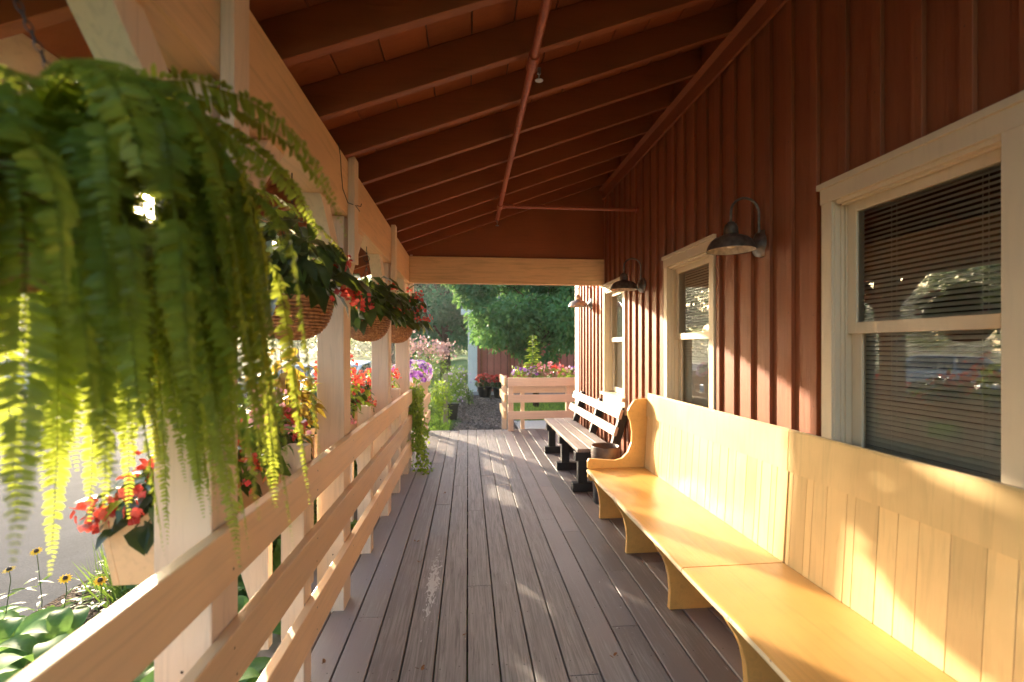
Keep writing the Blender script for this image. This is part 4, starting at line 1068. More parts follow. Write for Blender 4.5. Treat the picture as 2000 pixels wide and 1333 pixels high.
m = MB(); m.tube([(1.11, 7.87, 0.84), (1.12, 7.87, 1.2), (1.11, 7.86, 1.60)], 0.006, 6, 1)
for k in range(22):
    u = k / 21; z = 0.98 + 0.60 * u; a = k * 2.4; P = np.array([[1.115, 7.865, z]])
    leaves(m, P.repeat(2, 0), [(math.cos(a), math.sin(a), 0.25), (math.cos(a + 3), math.sin(a + 3), 0.2)], [(0, 0, 1), (0, 0, 1)], 0.20 * (1.1 - 0.7 * u), 0.11 * (1.1 - 0.6 * u), [random.uniform(0.5, 1), random.uniform(.5, 1)], curl=0.3)
m.build('foliage', [M_lime, M_stem], t, smooth=True)

# ------------------------------------------------------------------ garden bed on the left
def hosta(x, y, R, label, n=34):
    R *= 0.86
    z = gz(x); t = thing('hosta_plant', (x, y, z), label, 'plant', 'hostas in the mulch bed')
    m = MB()
    for k in range(n):
        a = k * 2.399 + random.uniform(-0.2, 0.2); u = k / n; el = 1.25 - 0.95 * u + random.uniform(-0.1, 0.1)
        L_ = R * random.uniform(0.60, 0.95); stem = R * (0.40 + 0.45 * (1 - u)); W = L_ * 0.56
        d = Vector((math.cos(a) * math.cos(el), math.sin(a) * math.cos(el), math.sin(el)))
        b = Vector((x, y, z)) + d * stem; m.tube([(x, y, z), tuple(b)], 0.004, 4, 1, cap=False)
        # leaf blade grid, arching, with ribs
        s = Vector((-math.sin(a), math.cos(a), 0)); nu, nv = 7, 10; vs = []; p = b.copy(); e2 = el - 0.1; T = random.random()
        for i in range(nu + 1):
            uu = i / nu; w = W * 0.5 * (math.sin(math.pi * min(1, uu * 0.94 + 0.06)) ** 0.75) * (1 - 0.25 * uu)
            dd = Vector((math.cos(a) * math.cos(e2), math.sin(a) * math.cos(e2), math.sin(e2))); nn = s.cross(dd); nn = -nn if nn.z < 0 else nn
            for j in range(nv + 1):
                q = j / nv * 2 - 1
                vs.append(tuple(p + s * (w * q) + nn * (0.22 * w * q * q + 0.0022 * (1 if j % 2 else -1) * (1 - abs(q)) * (1 - uu))))
            p = p + dd * (L_ / nu); e2 -= 0.20 + 0.12 * random.random()
        fs = [(i * (nv + 1) + j, i * (nv + 1) + j + 1, (i + 1) * (nv + 1) + j + 1, (i + 1) * (nv + 1) + j) for i in range(nu) for j in range(nv)]
        m.add(vs, fs, 0, T)
    m.build('foliage', [M_hosta, M_stem], t, smooth=True)
HN = [(-1.62, 2.05, 0.38, 'broad green hosta nearest the viewer at the bottom left of the view'), (-1.98, 2.45, 0.38, 'pale green upright hosta behind the nearest hosta'), (-1.28, 1.78, 0.34, 'hosta directly below the top rail at the lower left'),
      (-1.42, 2.48, 0.36, 'blue green hosta right of the upright pale hosta'), (-2.42, 2.55, 0.38, 'broad hosta at the left picture edge under the yellow daisies'), (-1.05, 2.35, 0.30, 'hosta seen through the rails before the second porch post'),
      (-1.2, 2.95, 0.28, 'dark hosta in the mulch seen through the rails beside the second post'), (-2.05, 1.95, 0.36, 'hosta in the bottom left corner of the view'), (-1.02, 3.6, 0.24, 'hosta seen through the rails just past the second porch post'), (-1.0, 4.4, 0.22, 'far hosta seen between the rails near the third post'),
      (-1.75, 2.95, 0.33, 'hosta at the back of the group, beside the fine leaved tuft'), (-1.02, 1.45, 0.28, 'low hosta tight under the near planter end'), (-1.0, 1.9, 0.28, 'dark green hosta under the planter bottom'), (-2.85, 2.9, 0.32, 'hosta farthest left at the asphalt edge')]
for h in HN: hosta(h[0], h[1], h[2], h[3])
# grassy tuft and zinnias
t = thing('daylily_clump', (-2.02, 3.15, gz(-2.02)), 'fine leaved green tuft growing left of the planter end', 'plant')
m = MB(); n = 420; a = rng.uniform(0, 2 * np.pi, n); r0 = rng.uniform(0, 0.16, n)
P = np.stack([-2.02 + r0 * np.cos(a), 3.15 + r0 * np.sin(a), np.full(n, gz(-2.02))], 1); D = np.stack([np.cos(a) * 0.45, np.sin(a) * 0.45, np.ones(n)], 1) + rng.normal(0, 0.2, (n, 3))
leaves(m, P, D, np.stack([np.cos(a), np.sin(a), np.full(n, 0.6)], 1) * -1, rng.uniform(0.35, 0.62, n), 0.013, rng.uniform(0, 1, n), curl=-0.35, fold=0.3); m.build('foliage', M_green, t, smooth=True)
for (x, y, h, lab) in ((-2.02, 3.05, 0.24, 'red zinnia bloom cluster standing left of the planter end'), (-1.62, 2.75, 0.42, 'pink zinnia bloom cluster peeping over the planter end')):
    t = thing('zinnia_plant', (x, y, gz(x)), lab, 'flower', 'zinnias behind the hostas')
    C = np.array((x, y, h)) + rng.normal(0, 0.035, (16, 3)) * np.array([1, 1, 1.4]); blooms(t, C, 0.03, 7, [M_redf if 'red' in lab else M_pinkf])
    m = MB()
    for c in C[::2]: m.tube([(x, y, gz(x)), (x, y, h * 0.5), tuple(c)], 0.003, 4)
    m.build('stem', M_stem, t)
    m = MB(); blob_leaves(m, (x, y, h * 0.45), (0.08, 0.08, 0.3), 50, 0.07, 0.03); m.build('foliage', M_green, t, smooth=True)
for i, (x, y, h, lab) in enumerate(((-2.66, 2.95, 0.10, 'yellow black-eyed daisy at the left edge above the hostas'), (-2.60, 3.05, 0.16, 'upper yellow daisy of the pair at the left edge'), (-2.28, 2.85, 0.08, 'single yellow daisy standing right of the pair'), (-2.62, 2.75, -0.02, 'low yellow daisy half sunk among hosta leaves'), (-2.0, 2.72, 0.12, 'yellow daisy next to the fine leaved tuft'))):
    t = thing('daisy', (x, y, gz(x)), lab, 'flower', 'yellow daisies')
    m = MB(); bx, by = random.uniform(-.05, .05), random.uniform(-.05, .05)
    m.tube([(x + bx, y + by, gz(x)), (x + bx * 0.9 + 0.015, y + by * 0.8, (h + gz(x)) / 2), (x + 0.008, y, h - 0.06), (x, y, h)], 0.0022, 5); m.build('stem', M_stem, t)
    m = MB(); nn = 16; uu = rng.uniform(0, 0.8, nn); P = np.stack([x + bx * (1 - uu), y + by * (1 - uu), gz(x) + (h - gz(x)) * uu], 1)
    leaves(m, P, rand_dirs(nn, 0, 0.7), np.array([0, 0, 1.0]) + rng.normal(0, .2, (nn, 3)), 0.085, 0.022, rng.uniform(0, 1, nn)); m.build('foliage', M_green, t, smooth=True)
    m = MB(); flower_heads(m, [(x, y, h)], 0.032, 12, up=(0.2, -0.6, 0.8)); m.build('petals', M_yelf, t, smooth=True)
    m = MB()
    for c in ((x, y, h),): m.lathe(c, [(0.011, 0), (0.012, 0.008), (0.007, 0.018), (0, 0.02)], 10)
    m.build('flower_centre', M_nail, t, smooth=True)

# bark chips and ground cover: uncountable
m = MB(); n = 9000
P = np.stack([rng.uniform(-2.9, -0.88, n), rng.uniform(0.6, 7.2, n), np.zeros(n)], 1); P[:, 2] = np.interp(P[:, 0], [-7, -3, -1], [-0.72, -0.48, -0.16]) + rng.uniform(0.012, 0.035, n)
leaves(m, P, rand_dirs(n, -0.2, 0.3), np.array([0, 0, 1.0]) + rng.normal(0, 0.5, (n, 3)), rng.uniform(0.02, 0.06, n), rng.uniform(0.008, 0.02, n), rng.uniform(0, 1, n))
tag(m.build('bark_chips', leafmat('bark_chips', G((0.015, 0.009, 0.006), (0.05, 0.03, 0.02), (0.13, 0.085, 0.055)), trans=0.0, rough=0.9)), 'loose dark bark chips strewn over the planting bed', 'mulch', kind='stuff')
m = MB(); n = 3500
x = rng.uniform(-2.9, -0.95, n); y = rng.uniform(1.8, 7.4, n)
keep = (np.sin(x * 5 + 1) * np.sin(y * 4.2) > -0.15); x = x[keep]; y = y[keep]; n = len(x)
P = np.stack([x, y, np.interp(x, [-7, -3, -1], [-0.72, -0.48, -0.16]) + rng.uniform(0.02, 0.16, n)], 1)
leaves(m, P, rand_dirs(n, -0.2, 0.5), np.array([0, 0, 1.0]) + rng.normal(0, 0.4, (n, 3)), rng.uniform(0.04, 0.09, n), rng.uniform(0.025, 0.05, n), rng.uniform(0, 1, n))
tag(m.build('ground_cover', M_green), 'low leafy ground cover between the hostas', 'ground cover', kind='stuff')
m = MB(); n = 26000
regs = [(-3.0, -0.35, 7.7, 13, 0.62), (1.0, 4.2, 9.6, 14, 0.38)]
for (xa, xb, ya, yb, fr) in regs:
    k = int(n * fr); u = rng.random(k) ** 1.5; P = np.stack([rng.uniform(xa, xb, k), ya + (yb - ya) * u, np.zeros(k)], 1); P[:, 2] = np.interp(P[:, 0], [-7, -3, -1], [-0.72, -0.48, -0.16])
    D = np.array([0, 0, 1.0]) + rng.normal(0, 0.35, (k, 3)); quads(m, P, D, rand_dirs(k), rng.uniform(0.04, 0.10, k), 0.010, rng.uniform(0, 1, k))
tag(m.build('grass', leafmat('grass_blades', G((0.05, 0.12, 0.02), (0.10, 0.22, 0.03), (0.20, 0.34, 0.05)), trans=0.4, tcol=(0.35, 0.55, 0.08))), 'short bright green grass beside the path past the deck end', 'grass', kind='stuff')
m = MB(); n = 7000
P = np.stack([rng.uniform(-0.3, 1.05, n), rng.uniform(7.9, 14.5, n), np.full(n, -0.148)], 1)
leaves(m, P, rand_dirs(n, -0.1, 0.3), np.array([0, 0, 1.0]) + rng.normal(0, 0.6, (n, 3)), rng.uniform(0.02, 0.05, n), rng.uniform(0.015, 0.03, n), rng.uniform(0, 1, n))
tag(m.build('path_stones', leafmat('path_chips', G((0.05, 0.045, 0.04), (0.13, 0.11, 0.10), (0.30, 0.27, 0.25)), trans=0.0, rough=0.9)), 'loose grey chips covering the path past the deck end', 'gravel', kind='stuff')

# ------------------------------------------------------------------ trees
def tree(x, y, H, R, zc, label, mat, n=16000, leaf=0.12, trunk=0.16, group='trees beyond the porch', lean=0.0, name='tree', extra=None, squash=1.0):
    z0 = gz(x); t = thing(name, (x, y, z0), label, 'tree', group)
    m = MB(); top = Vector((x + lean, y, zc + H * 0.2))
    m.tube([(x, y, z0 - 0.1), (x + lean * 0.2, y, z0 + (zc - z0) * 0.4), (x + lean * 0.6, y, zc * 0.85 + z0 * .15), tuple(top)], [trunk * 1.25, trunk, trunk * 0.7, trunk * 0.2], 9)
    cl = []
    nl = 26
    for k in range(nl):
        d = rand_dirs(1, -0.55, 1)[0]; rr = random.uniform(0.6, 1.0)
        e = Vector((x + lean, y, zc)) + Vector((d[0] * R, d[1] * R, d[2] * H * 0.5)) * rr
        s = Vector((x + lean * 0.5, y, z0 + (zc - z0) * random.uniform(0.45, 1.0)))
        mid = (s + e) / 2 + Vector((random.uniform(-.1, .1) * R, random.uniform(-.1, .1) * R, 0.08 * H))
        m.tube([tuple(s), tuple(mid), tuple(e)], [trunk * 0.35, trunk * 0.2, trunk * 0.06], 5, cap=False)
        cl.append((e, random.uniform(0.24, 0.42) * R))
    for k in range(40):
        d = rand_dirs(1, -0.7, 1)[0]; rr = random.uniform(0.35, 1.08)
        cl.append((Vector((x + lean, y, zc)) + Vector((d[0] * R, d[1] * R, d[2] * H * 0.5)) * rr, random.uniform(0.16, 0.34) * R))
    if extra: cl += [(Vector(e), r_) for e, r_ in extra]
    m.build('trunk', M_bark, t, smooth=True)
    m = MB(); per = n // len(cl)
    for c, r_ in cl:
        d = rand_dirs(per); rad = rng.uniform(0.25, 1.0, per) ** 0.6
        P = np.array(c) + d * rad[:, None] * r_ * np.array([1, 1, 0.8 * squash])
        base = random.uniform(0.1, 0.8); T = np.clip(base + rng.normal(0, 0.15, per), 0, 0.9)
        D = d + rng.normal(0, 0.6, (per, 3)) + np.array([0, 0, -0.4]); Nn = np.array([0, 0, 1.0]) + rng.normal(0, 0.5, (per, 3)) + d * 0.4
        s = rng.uniform(0.6, 1.2, per); quads(m, P, D, Nn, leaf * s, leaf * 0.62 * s, T)
    m.build('crown', mat, t)
    return t
ex = [((1.05, 11.3, 2.35), 0.42), ((1.0, 11.3, 1.95), 0.34), ((1.15, 11.2, 1.50), 0.26), ((1.4, 11.2, 1.30), 0.32), ((0.3, 11.5, 2.75), 0.4), ((0.1, 11.6, 3.1), 0.4), ((1.9, 11.2, 1.3), 0.4), ((-0.25, 11.4, 3.05), 0.36), ((0.0, 11.3, 2.62), 0.33), ((0.42, 11.3, 2.36), 0.3), ((-0.5, 11.5, 3.2), 0.3), ((0.2, 11.3, 2.9), 0.34)]
tree(1.75, 11.8, 3.4, 1.65, 2.55, 'leafy green maple tree in front of the red shed, above the far flower box', M_tree, n=34000, leaf=0.125, trunk=0.07, extra=ex)
tree(-1.2, 25, 7.5, 2.6, 3.6, 'dark blue green tree left of the white shed corner', M_treed, n=26000, leaf=0.24, trunk=0.25)
tree(1.2, 30, 9.0, 4.2, 4.6, 'tall dark tree rising behind the shed roof', M_treed, n=26000, leaf=0.3, trunk=0.3)
tree(-14.5, 40, 8, 5.0, 5.0, 'broad shade tree with a dark trunk on the lawn, below the nearest basket', M_treel, n=22000, leaf=0.34, trunk=0.45)
tree(-50, 34, 12, 8, 7, 'large pale green shade tree far left on the lawn', M_treel, n=20000, leaf=0.4, trunk=0.5)
tree(-9, 55, 10, 6, 5.5, 'far lawn tree showing between the second and third posts', M_treel, n=18000, leaf=0.42, trunk=0.45)
tree(-46, 50, 9, 7, 5, 'large tree at the far left behind the fern', M_treel, n=18000, leaf=0.42, trunk=0.5)
tree(-22, 16, 8, 5, 5.5, 'shade tree over the parking lot mirrored in the window', M_treel, n=16000, leaf=0.3, trunk=0.3)
tree(-34, 14, 10, 7, 6.5, 'far shade tree over the parking lot mirrored in the window', M_treel, n=16000, leaf=0.36, trunk=0.35)
tree(5.5, 22, 8, 4.5, 4.5, 'dark tree behind the right part of the red shed', M_treed, n=16000, leaf=0.3, trunk=0.3)
tree(-5.2, 62, 6, 6, 3.2, 'hazy far tree left of the dark blue green tree', M_treel, n=14000, leaf=0.45, trunk=0.4)
# far wood line
m = MB()
for k in range(150):
    x = -120 + k * 1.5 + random.uniform(-1, 1); c = np.array((x, 95 + random.uniform(-6, 6), random.uniform(0.5, 3.5))); r_ = random.uniform(2, 3.6)
    nn = 130; d = rand_dirs(nn); P = c + d * r_ * rng.uniform(0.4, 1, (nn, 1)); quads(m, P, d + rng.normal(0, 0.6, (nn, 3)), rand_dirs(nn), 1.0, 0.7, np.clip(random.random() + rng.normal(0, .1, nn), 0, 1))
tag(m.build('far_woods', M_treel), 'distant line of woods beyond the lawn', 'woods', kind='stuff')

# ------------------------------------------------------------------ garden between deck and shed
def shrub(x, y, R, H, label, lm, fm=None, nf=0, n=700, L=0.07, name='garden_shrub', fr=0.03, top=False):
    z = gz(x); t = thing(name, (x, y, z), label, 'shrub', 'shrubs in the garden past the deck')
    m = MB()
    for k in range(9):
        c = (x + random.uniform(-.6, .6) * R, y + random.uniform(-.6, .6) * R, z + H * random.uniform(0.2, 0.85)); blob_leaves(m, c, (R * .5, R * .5, H * .28), n // 9, L, L * 0.45, droop=0.1, shell=0.2)
    m.build('foliage', lm, t, smooth=True)
    m = MB()
    for k in range(8): m.tube([(x, y, z), (x + random.uniform(-.5, .5) * R, y + random.uniform(-.5, .5) * R, z + H * 0.85)], 0.005, 4)
    m.build('stem', M_stem, t)
    if fm:
        m = MB()
        if top: C = np.array((x, y, z + H)) + rng.normal(0, 1, (nf, 3)) * np.array([R * 0.45, R * 0.45, 0.10])
        else: C = np.array((x, y, z + H * 0.55)) + rand_dirs(nf) * np.array([R, R, H * 0.5])
        flower_heads(m, C, fr, 5); m.build('flowers', fm, t, smooth=True)
M_dusty = leafmat('dusty_pink_florets', G((0.40, 0.24, 0.22), (0.50, 0.32, 0.30), (0.62, 0.42, 0.38)), trans=0.3)
shrub(-0.95, 9.3, 0.42, 1.55, 'tall sunlit shrub topped with pale pink plumes, left of the purple petunias', M_green, M_dusty, 240, 900, top=True)
shrub(-0.62, 10.6, 0.34, 1.50, 'tall shrub with a dusty pink dome of blossom above the petunias', M_green, M_dusty, 260, 800, top=True)
shrub(-0.55, 9.2, 0.30, 0.95, 'lime green bush just behind the petunias', M_lime, None, 0, 700)
shrub(-0.45, 11.6, 0.40, 0.85, 'pale leaved bush with small white flowers behind the grey post', M_green, M_lavf, 90, 800)
shrub(-0.30, 13.2, 0.45, 0.95, 'pale climbing bush against the white shed corner', M_lime, M_lavf, 60, 700)
shrub(0.02, 12.2, 0.16, 0.55, 'small pale green plant at the foot of the white shed corner', M_green, None, 0, 300)
shrub(-0.75, 8.6, 0.22, 0.55, 'low green clump in the grass right beside the deck end', M_green, None, 0, 500)
shrub(-1.6, 11.2, 0.7, 1.2, 'broad green bush behind the short sunlit railing', M_green, M_pinkf, 60, 1100)
shrub(-2.6, 14, 0.9, 1.3, 'rounded green bush left of the garden', M_treel, None, 0, 1000)
t = thing('garden_post', (-0.46, 9.4, -0.16), 'weathered grey wooden post standing in the garden past the deck', 'post')
m = MB(); m.box(-0.50, -0.41, 9.4, 9.49, -0.2, 0.83, 0, 0.6); m.build('shaft', paint('grey_wood', (0.33, 0.31, 0.28), grain=(20, 20, 2), bump=0.4, dirt=0.4), t, bevel=0.006)
m = MB(); m.prism([(-0.505, 0.831), (-0.405, 0.831), (-0.455, 0.87)], 'y', 9.395, 9.495); m.build('cap', M_zinc, t)
t = thing('plant_pot', (-0.40, 9.95, -0.15), 'black square plant pot on the grass behind the grey post', 'pot')
m = MB(); m.prism([(-0.50, -0.16), (-0.24, -0.16), (-0.20, 0.16), (-0.54, 0.16)], 'y', 9.9, 10.15); m.build('tub', M_pot, t, bevel=0.01)
m = MB(); m.box(-0.555, -0.185, 9.885, 10.165, 0.161, 0.19); m.build('rim', M_pot, t, bevel=0.006)
m = MB(); blob_leaves(m, (-0.37, 10.02, 0.28), (0.2, 0.15, 0.14), 160, 0.08, 0.03, droop=-0.2)
tt = thing('pot_plant', (-0.37, 10.02, 0.19), 'leafy green plant growing in the black square pot', 'plant'); m.build('foliage', M_green, tt, smooth=True)

GH = 'added deck-shading hedge shrubs between the mulch bed and the parking lot'
for i, (x, y, R_, H_, lab, lm) in enumerate(((-2.35, 4.4, 0.36, 0.85, 'added rounded deck-shading shrub nearest the viewer at the edge of the parking lot', M_green), (-2.45, 5.3, 0.40, 1.0, 'second added rounded deck-shading shrub along the parking lot edge', M_green), (-2.4, 6.3, 0.42, 1.05, 'added dark rounded deck-shading shrub midway along the parking lot edge', M_tree), (-2.5, 7.3, 0.42, 1.0, 'added lime rounded deck-shading shrub along the parking lot edge', M_lime), (-2.4, 8.5, 0.45, 1.1, 'farthest added rounded deck-shading shrub along the parking lot edge', M_green))):
    shrub(x, y, R_, H_ * 1.25, lab, lm, None, 0, 1700)  # hedge row added to block the low sun from the deck
for i, (x, y, H_, lab) in enumerate(((-1.30, 3.3, 0.74, 'added leafy deck-shading perennial under the planter beyond the second post, nearest of its row'), (-1.38, 4.0, 0.80, 'added leafy deck-shading perennial below the planter, second of the row beyond the second post'), (-1.32, 4.75, 0.78, 'added leafy deck-shading perennial below the farthest hanging basket, beside the planter'), (-1.40, 5.5, 0.82, 'added leafy deck-shading perennial outside the last porch post, below the petunias'), (-1.32, 6.3, 0.80, 'added leafy deck-shading perennial outside the middle of the short sunlit railing'), (-1.38, 7.1, 0.84, 'added leafy deck-shading perennial outside the far end of the short sunlit railing'))):
    shrub(x, y, 0.40, H_ + 0.10, lab, M_green, None, 0, 3600, L=0.10, name='shading_perennial')  # plants added beneath the planters to keep sun stripes off the deck
# red geraniums in black pots at the shed
for i, (x, y, lab, lab2) in enumerate(((0.52, 14.3, 'left round black tub by the shed door', 'red geranium in the left round tub by the shed door'), (0.98, 14.0, 'right round black tub by the shed door, beside the railing', 'red geranium in the right round tub by the shed door'))):
    t = thing('round_tub', (x, y, -0.16), lab, 'pot', 'black tubs by the shed')
    m = MB(); m.lathe((x, y, -0.16), [(0, 0), (0.17, 0), (0.23, 0.30), (0.245, 0.30), (0.245, 0.34), (0.22, 0.34), (0.21, 0.28), (0, 0.28)], 24); m.build('tub', M_pot, t, smooth=True)
    m = MB(); m.lathe((x, y, 0.125), [(0.2, 0), (0, 0.01)], 20); m.build('soil', M_soil, t)
    t = thing('geranium', (x, y, 0.14), lab2, 'plant', 'geraniums by the shed')
    m = MB(); blob_leaves(m, (x, y, 0.28), (0.28, 0.25, 0.2), 260, 0.09, 0.07); m.build('foliage', M_beg, t, smooth=True)
    C = np.array((x, y, 0.36)) + rand_dirs(95, -0.1, 1) * np.array([0.30, 0.26, 0.20]); blooms(t, C, 0.045, 5, [M_redf])

# ------------------------------------------------------------------ red shed with white corner
t = thing('shed', (3.0, 16.5, -0.16), 'red board shed with a white corner board behind the maple tree', 'shed')
m = MB(); m.box(0.30, 6.0, 15.0, 18.0, -0.14, 2.62)
for x in np.arange(0.40, 5.9, 0.22): m.box(x, x + 0.012, 14.990, 14.9995, 0.0, 2.5, 1)
m.build('wall', [paint('shed_red', (0.46, 0.14, 0.10), rough=0.6, grain=(40, 40, 2), var=0.12, bump=0.2, dirt=0.15), M_dark_in], t)
m = MB(); m.box(0.0, 0.30, 14.95, 15.1, -0.05, 2.55); m.box(0.0, 0.299, 15.1, 15.3, -0.05, 2.55); m.build('corner_board', M_white, t, bevel=0.01)
m = MB(); m.box(-0.05, 6.1, 14.90, 18.1, -0.2, -0.051); m.build('foundation', M_conc, t)
m = MB(); m.prism([(14.7, 2.45), (16.5, 3.5), (18.3, 2.45), (18.3, 2.60), (16.5, 3.66), (14.7, 2.60)], 'x', -0.2, 6.3); m.build('roof', plain('shed_roof', (0.14, 0.13, 0.12), rough=0.9, noise=0.3), t)
m = MB(); m.box(-0.22, 6.32, 14.66, 14.699, 2.42, 2.60); m.build('fascia', M_white, t, bevel=0.005)
m = MB(); m.box(0.42, 0.46, 14.93, 14.989, -0.05, 2.1); m.box(1.35, 1.39, 14.93, 14.989, -0.05, 2.1); m.box(0.42, 1.39, 14.93, 14.989, 2.1005, 2.16); m.build('door_frame', M_wall, t)

# ------------------------------------------------------------------ parked cars
M_cglass = plain('car_glass', (0.02, 0.025, 0.03), rough=0.05, spec=0.8, noise=0.05)
M_tyre = plain('tyre', (0.02, 0.02, 0.02), rough=0.8)
M_rim = plain('rim', (0.45, 0.45, 0.46), rough=0.3, metal=0.8)
M_hl = plain('headlight', (0.7, 0.72, 0.75), rough=0.1)
M_tl = plain('tail_light', (0.35, 0.02, 0.02), rough=0.2)
def car(x, y, rot, col, label, suv=False):
    paintm = plain('car_paint', col, rough=0.22, spec=0.6, noise=0.03)
    z0 = gz(x) + 0.006
    t = bpy.data.objects.new('parked_car', None); COL.objects.link(t)
    tag(t, label, 'car', 'cars in the parking lot')
    if suv:
        L, W, body = 4.7, 0.93, [(-2.30, 0.42), (-2.34, 0.75), (-2.28, 1.02), (-1.25, 1.14), (1.25, 1.12), (2.28, 1.08), (2.34, 0.70), (2.30, 0.38)]
        roof = [(-1.30, 1.13), (-0.62, 1.70), (0.2, 1.78), (1.6, 1.75), (2.22, 1.11)]
    else:
        L, W, body = 4.5, 0.88, [(-2.20, 0.35), (-2.24, 0.58), (-2.10, 0.76), (-1.05, 0.93), (1.35, 0.98), (2.12, 0.96), (2.22, 0.66), (2.16, 0.34)]
        roof = [(-1.10, 0.93), (-0.30, 1.38), (0.35, 1.46), (1.0, 1.38), (1.75, 0.97)]
    arches = []
    for cx in (-1.38, 1.38):
        arches.append([(cx + 0.38 * math.cos(a), 0.30 + 0.38 * math.sin(a)) for a in np.linspace(math.pi, 0, 9)])
    low = [(-2.15, 0.24)] + [p for p in arches[0]] + [p for p in arches[1]] + [(2.1, 0.24)]
    poly = body + low[::-1]
    # rounded body: outline extruded at three widths
    m = MB(); n = len(poly); vs = []
    lay = [(-W, 0.97), (-W * 0.90, 1.0), (W * 0.90, 1.0), (W, 0.97)]
    for w, sc in lay:
        for p, q in poly: vs.append((p * (0.975 if abs(w) == W else 1), w, q if q < 0.5 else 0.5 + (q - 0.5) * (0.90 if abs(w) == W else 1)))
    fs = [tuple(range(n)), tuple(range(4 * n - 1, 3 * n - 1, -1))]
    for k in range(3):
        for i in range(n): fs.append((k * n + i, (k + 1) * n + i, (k + 1) * n + (i + 1) % n, k * n + (i + 1) % n))
    m.add(vs, fs)
    tw = W * 0.76; bw = W * 0.90
    def ry(q): return bw + (tw - bw) * (q - roof[0][1]) / (max(r[1] for r in roof) - roof[0][1])
    vs = [(p, -ry(q), q) for p, q in roof] + [(p, ry(q), q) for p, q in roof]; k = len(roof)
    m.add(vs, [tuple(range(k)), tuple(range(2 * k - 1, k - 1, -1))] + [(i, k + i, k + i + 1, i + 1) for i in range(k - 1)])
    b = m.build('body', paintm, t, bevel=0.04)
    for s in (-1, 1):
        g = MB()
        def sh(p, c, f): return (c[0] + (p[0] - c[0]) * f, c[1] + (p[1] - c[1]) * f)
        cen = (np.mean([r[0] for r in roof]), np.mean([r[1] for r in roof]) - 0.03)
        pts = [sh(r, cen, 0.86) for r in roof]
        mid = 0.25
        for seg in ([p for p in pts if p[0] < mid] + [(mid - 0.04, max(p[1] for p in pts) - 0.01), (mid - 0.04, pts[0][1])], [(mid + 0.04, pts[0][1]), (mid + 0.04, max(p[1] for p in pts) - 0.01)] + [p for p in pts if p[0] > mid]):
            g.add([(p, s * (ry(q) + 0.012), q) for p, q in seg], [tuple(range(len(seg)))])
        g.build('side_window', M_cglass, t, solid=0.01)
    for (a, c2, nm) in ((0, 1, 'windshield'), (k - 2, k - 1, 'rear_window')):
        p, q = roof[a], roof[c2]; sgn = -1 if a == 0 else 1
        f = lambda u: (p[0] + (q[0] - p[0]) * u + sgn * 0.012, p[1] + (q[1] - p[1]) * u + 0.012)
        p1, q1 = f(0.12), f(0.9); g = MB()
        g.add([(p1[0], -ry(p1[1]) * 0.93, p1[1]), (p1[0], ry(p1[1]) * 0.93, p1[1]), (q1[0], ry(q1[1]) * 0.93, q1[1]), (q1[0], -ry(q1[1]) * 0.93, q1[1])], [(0, 1, 2, 3)])
        g.build(nm, M_cglass, t, solid=0.01)
    for cx in (-1.38, 1.38):
        for s in (-1, 1):
            g = MB(); g.lathe((cx, s * (W - 0.10), 0.32), [(0.0, -0.1), (0.30, -0.1), (0.325, -0.07), (0.325, 0.07), (0.30, 0.1), (0.2, 0.1), (0.2, 0.085)], 28, axis='y')
            w_ = g.build('wheel', M_tyre, t, smooth=False)
            g = MB(); yy = s * (W + 0.001)
            g.lathe((cx, s * (W - 0.012), 0.32), [(0.2, 0), (0.19, 0.008), (0.05, 0.012), (0, 0.015)], 20, axis='y'); g.build('rim', M_rim, w_)
    for s in (-1, 1):
        g = MB(); zz = body[2][1] - 0.12; g.box(body[1][0] - 0.005, body[1][0] + 0.14, s * W * 0.72 - 0.15, s * W * 0.72 + 0.15, zz - 0.06, zz + 0.05); g.build('headlight', M_hl, t, bevel=0.02)
        g = MB(); zz = body[5][1] - 0.16; g.box(body[6][0] - 0.14, body[6][0] + 0.005, s * W * 0.78 - 0.11, s * W * 0.78 + 0.11, zz - 0.08, zz + 0.06); g.build('tail_light', M_tl, t, bevel=0.02)
    t.location = (x, y, z0); t.rotation_euler = (0, 0, rot)
    return t
car(-6.1, 16.6, 0.15, (0.50, 0.55, 0.62), 'silver blue car parked beyond the railing, left of the second porch post')
car(-3.95, 15.6, 1.25, (0.70, 0.72, 0.74), 'white car showing between the second and third porch posts')
car(-17.2, 17.2, 0.9, (0.75, 0.76, 0.77), 'white boxy off-roader in the parking lot, mirrored in the big window', suv=True)
car(-14.0, 11.5, 0.7, (0.70, 0.72, 0.74), 'light car in the parking lot left of the off-roader, mirrored in the big window')
car(-10.5, 18.5, 0.2, (0.10, 0.12, 0.16), 'dark car parked farther off behind the silver blue car')

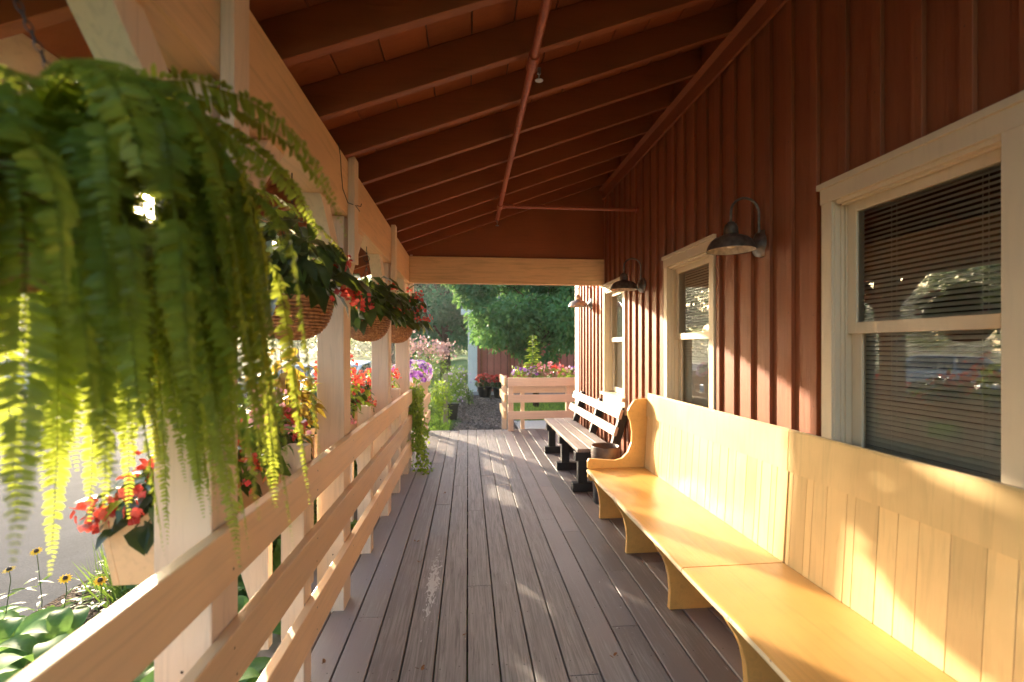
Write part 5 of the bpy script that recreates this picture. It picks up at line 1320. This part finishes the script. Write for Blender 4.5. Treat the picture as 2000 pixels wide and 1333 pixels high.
# ------------------------------------------------------------------ dry leaves on the deck
for i, (px, py, lab) in enumerate(((634, 1297, 'dry brown leaf on the deck close to the near railing'), (821, 1308, 'dry brown leaf on the deck at the bottom, left of centre'), (812, 1060, 'small red brown leaf on the deck beyond the flaked paint'), (868, 965, 'tiny dark leaf far along the deck'), (904, 1243, 'small grey leaf scrap on the middle deck boards'), (1200, 1286, 'curled orange leaf on the deck in front of the near pew'), (820, 1100, 'small dark leaf left of the flaked white paint'))):
    dep = 1260.0 / (py - 678); a = math.atan((px - 1000) / 900) + YAW
    Y = dep / (math.cos(YAW) + math.sin(YAW) * math.tan(a)); X = Y * math.tan(a)
    m = MB(); n = 3
    leaves(m, np.array([[X, Y, 0.006]]).repeat(n, 0) + rng.normal(0, 0.004, (n, 3)) * [1, 1, 0.2], rand_dirs(n, 0, 0.3), np.array([0, 0, 1.0]) + rng.normal(0, 0.3, (n, 3)), 0.022, 0.014, 0.5, curl=-0.3)
    o = m.build('dry_leaf', M_brown_leaf, origin=(X, Y, 0)); tag(o, lab, 'leaf', 'dry leaves on the deck')

# ------------------------------------------------------------------ summer evening haze
m = MB(); m.box(-304, 304, -64, 304, -1.8, 16)
hz, ht, hout = new_mat('air_haze')
hv = N(ht, 'ShaderNodeVolumePrincipled'); hv.inputs['Color'].default_value = (0.95, 0.95, 0.92, 1); hv.inputs['Density'].default_value = 0.0015; hv.inputs['Anisotropy'].default_value = 0.8
ht.links.new(hv.outputs[0], hout.inputs[1])
tag(m.build('haze', hz), kind='stuff')

# ------------------------------------------------------------------ the low evening sun itself
m = MB(); c = Vector((0, 0, 1.4)) + sdir * 1500 + Vector((0, 0, 28)); R_ = 1500 * math.tan(math.radians(0.6))
m.lathe(c, [(R_ * math.sin(a), R_ * math.cos(a)) for a in np.linspace(0, math.pi, 17)], 32)
sm, st_, so_ = new_mat('sun_surface'); em = N(st_, 'ShaderNodeEmission'); em.inputs[0].default_value = (1, 0.86, 0.62, 1); em.inputs[1].default_value = 60
st_.links.new(em.outputs[0], so_.inputs[0])
tag(m.build('sun_disc', sm, smooth=True), kind='structure')
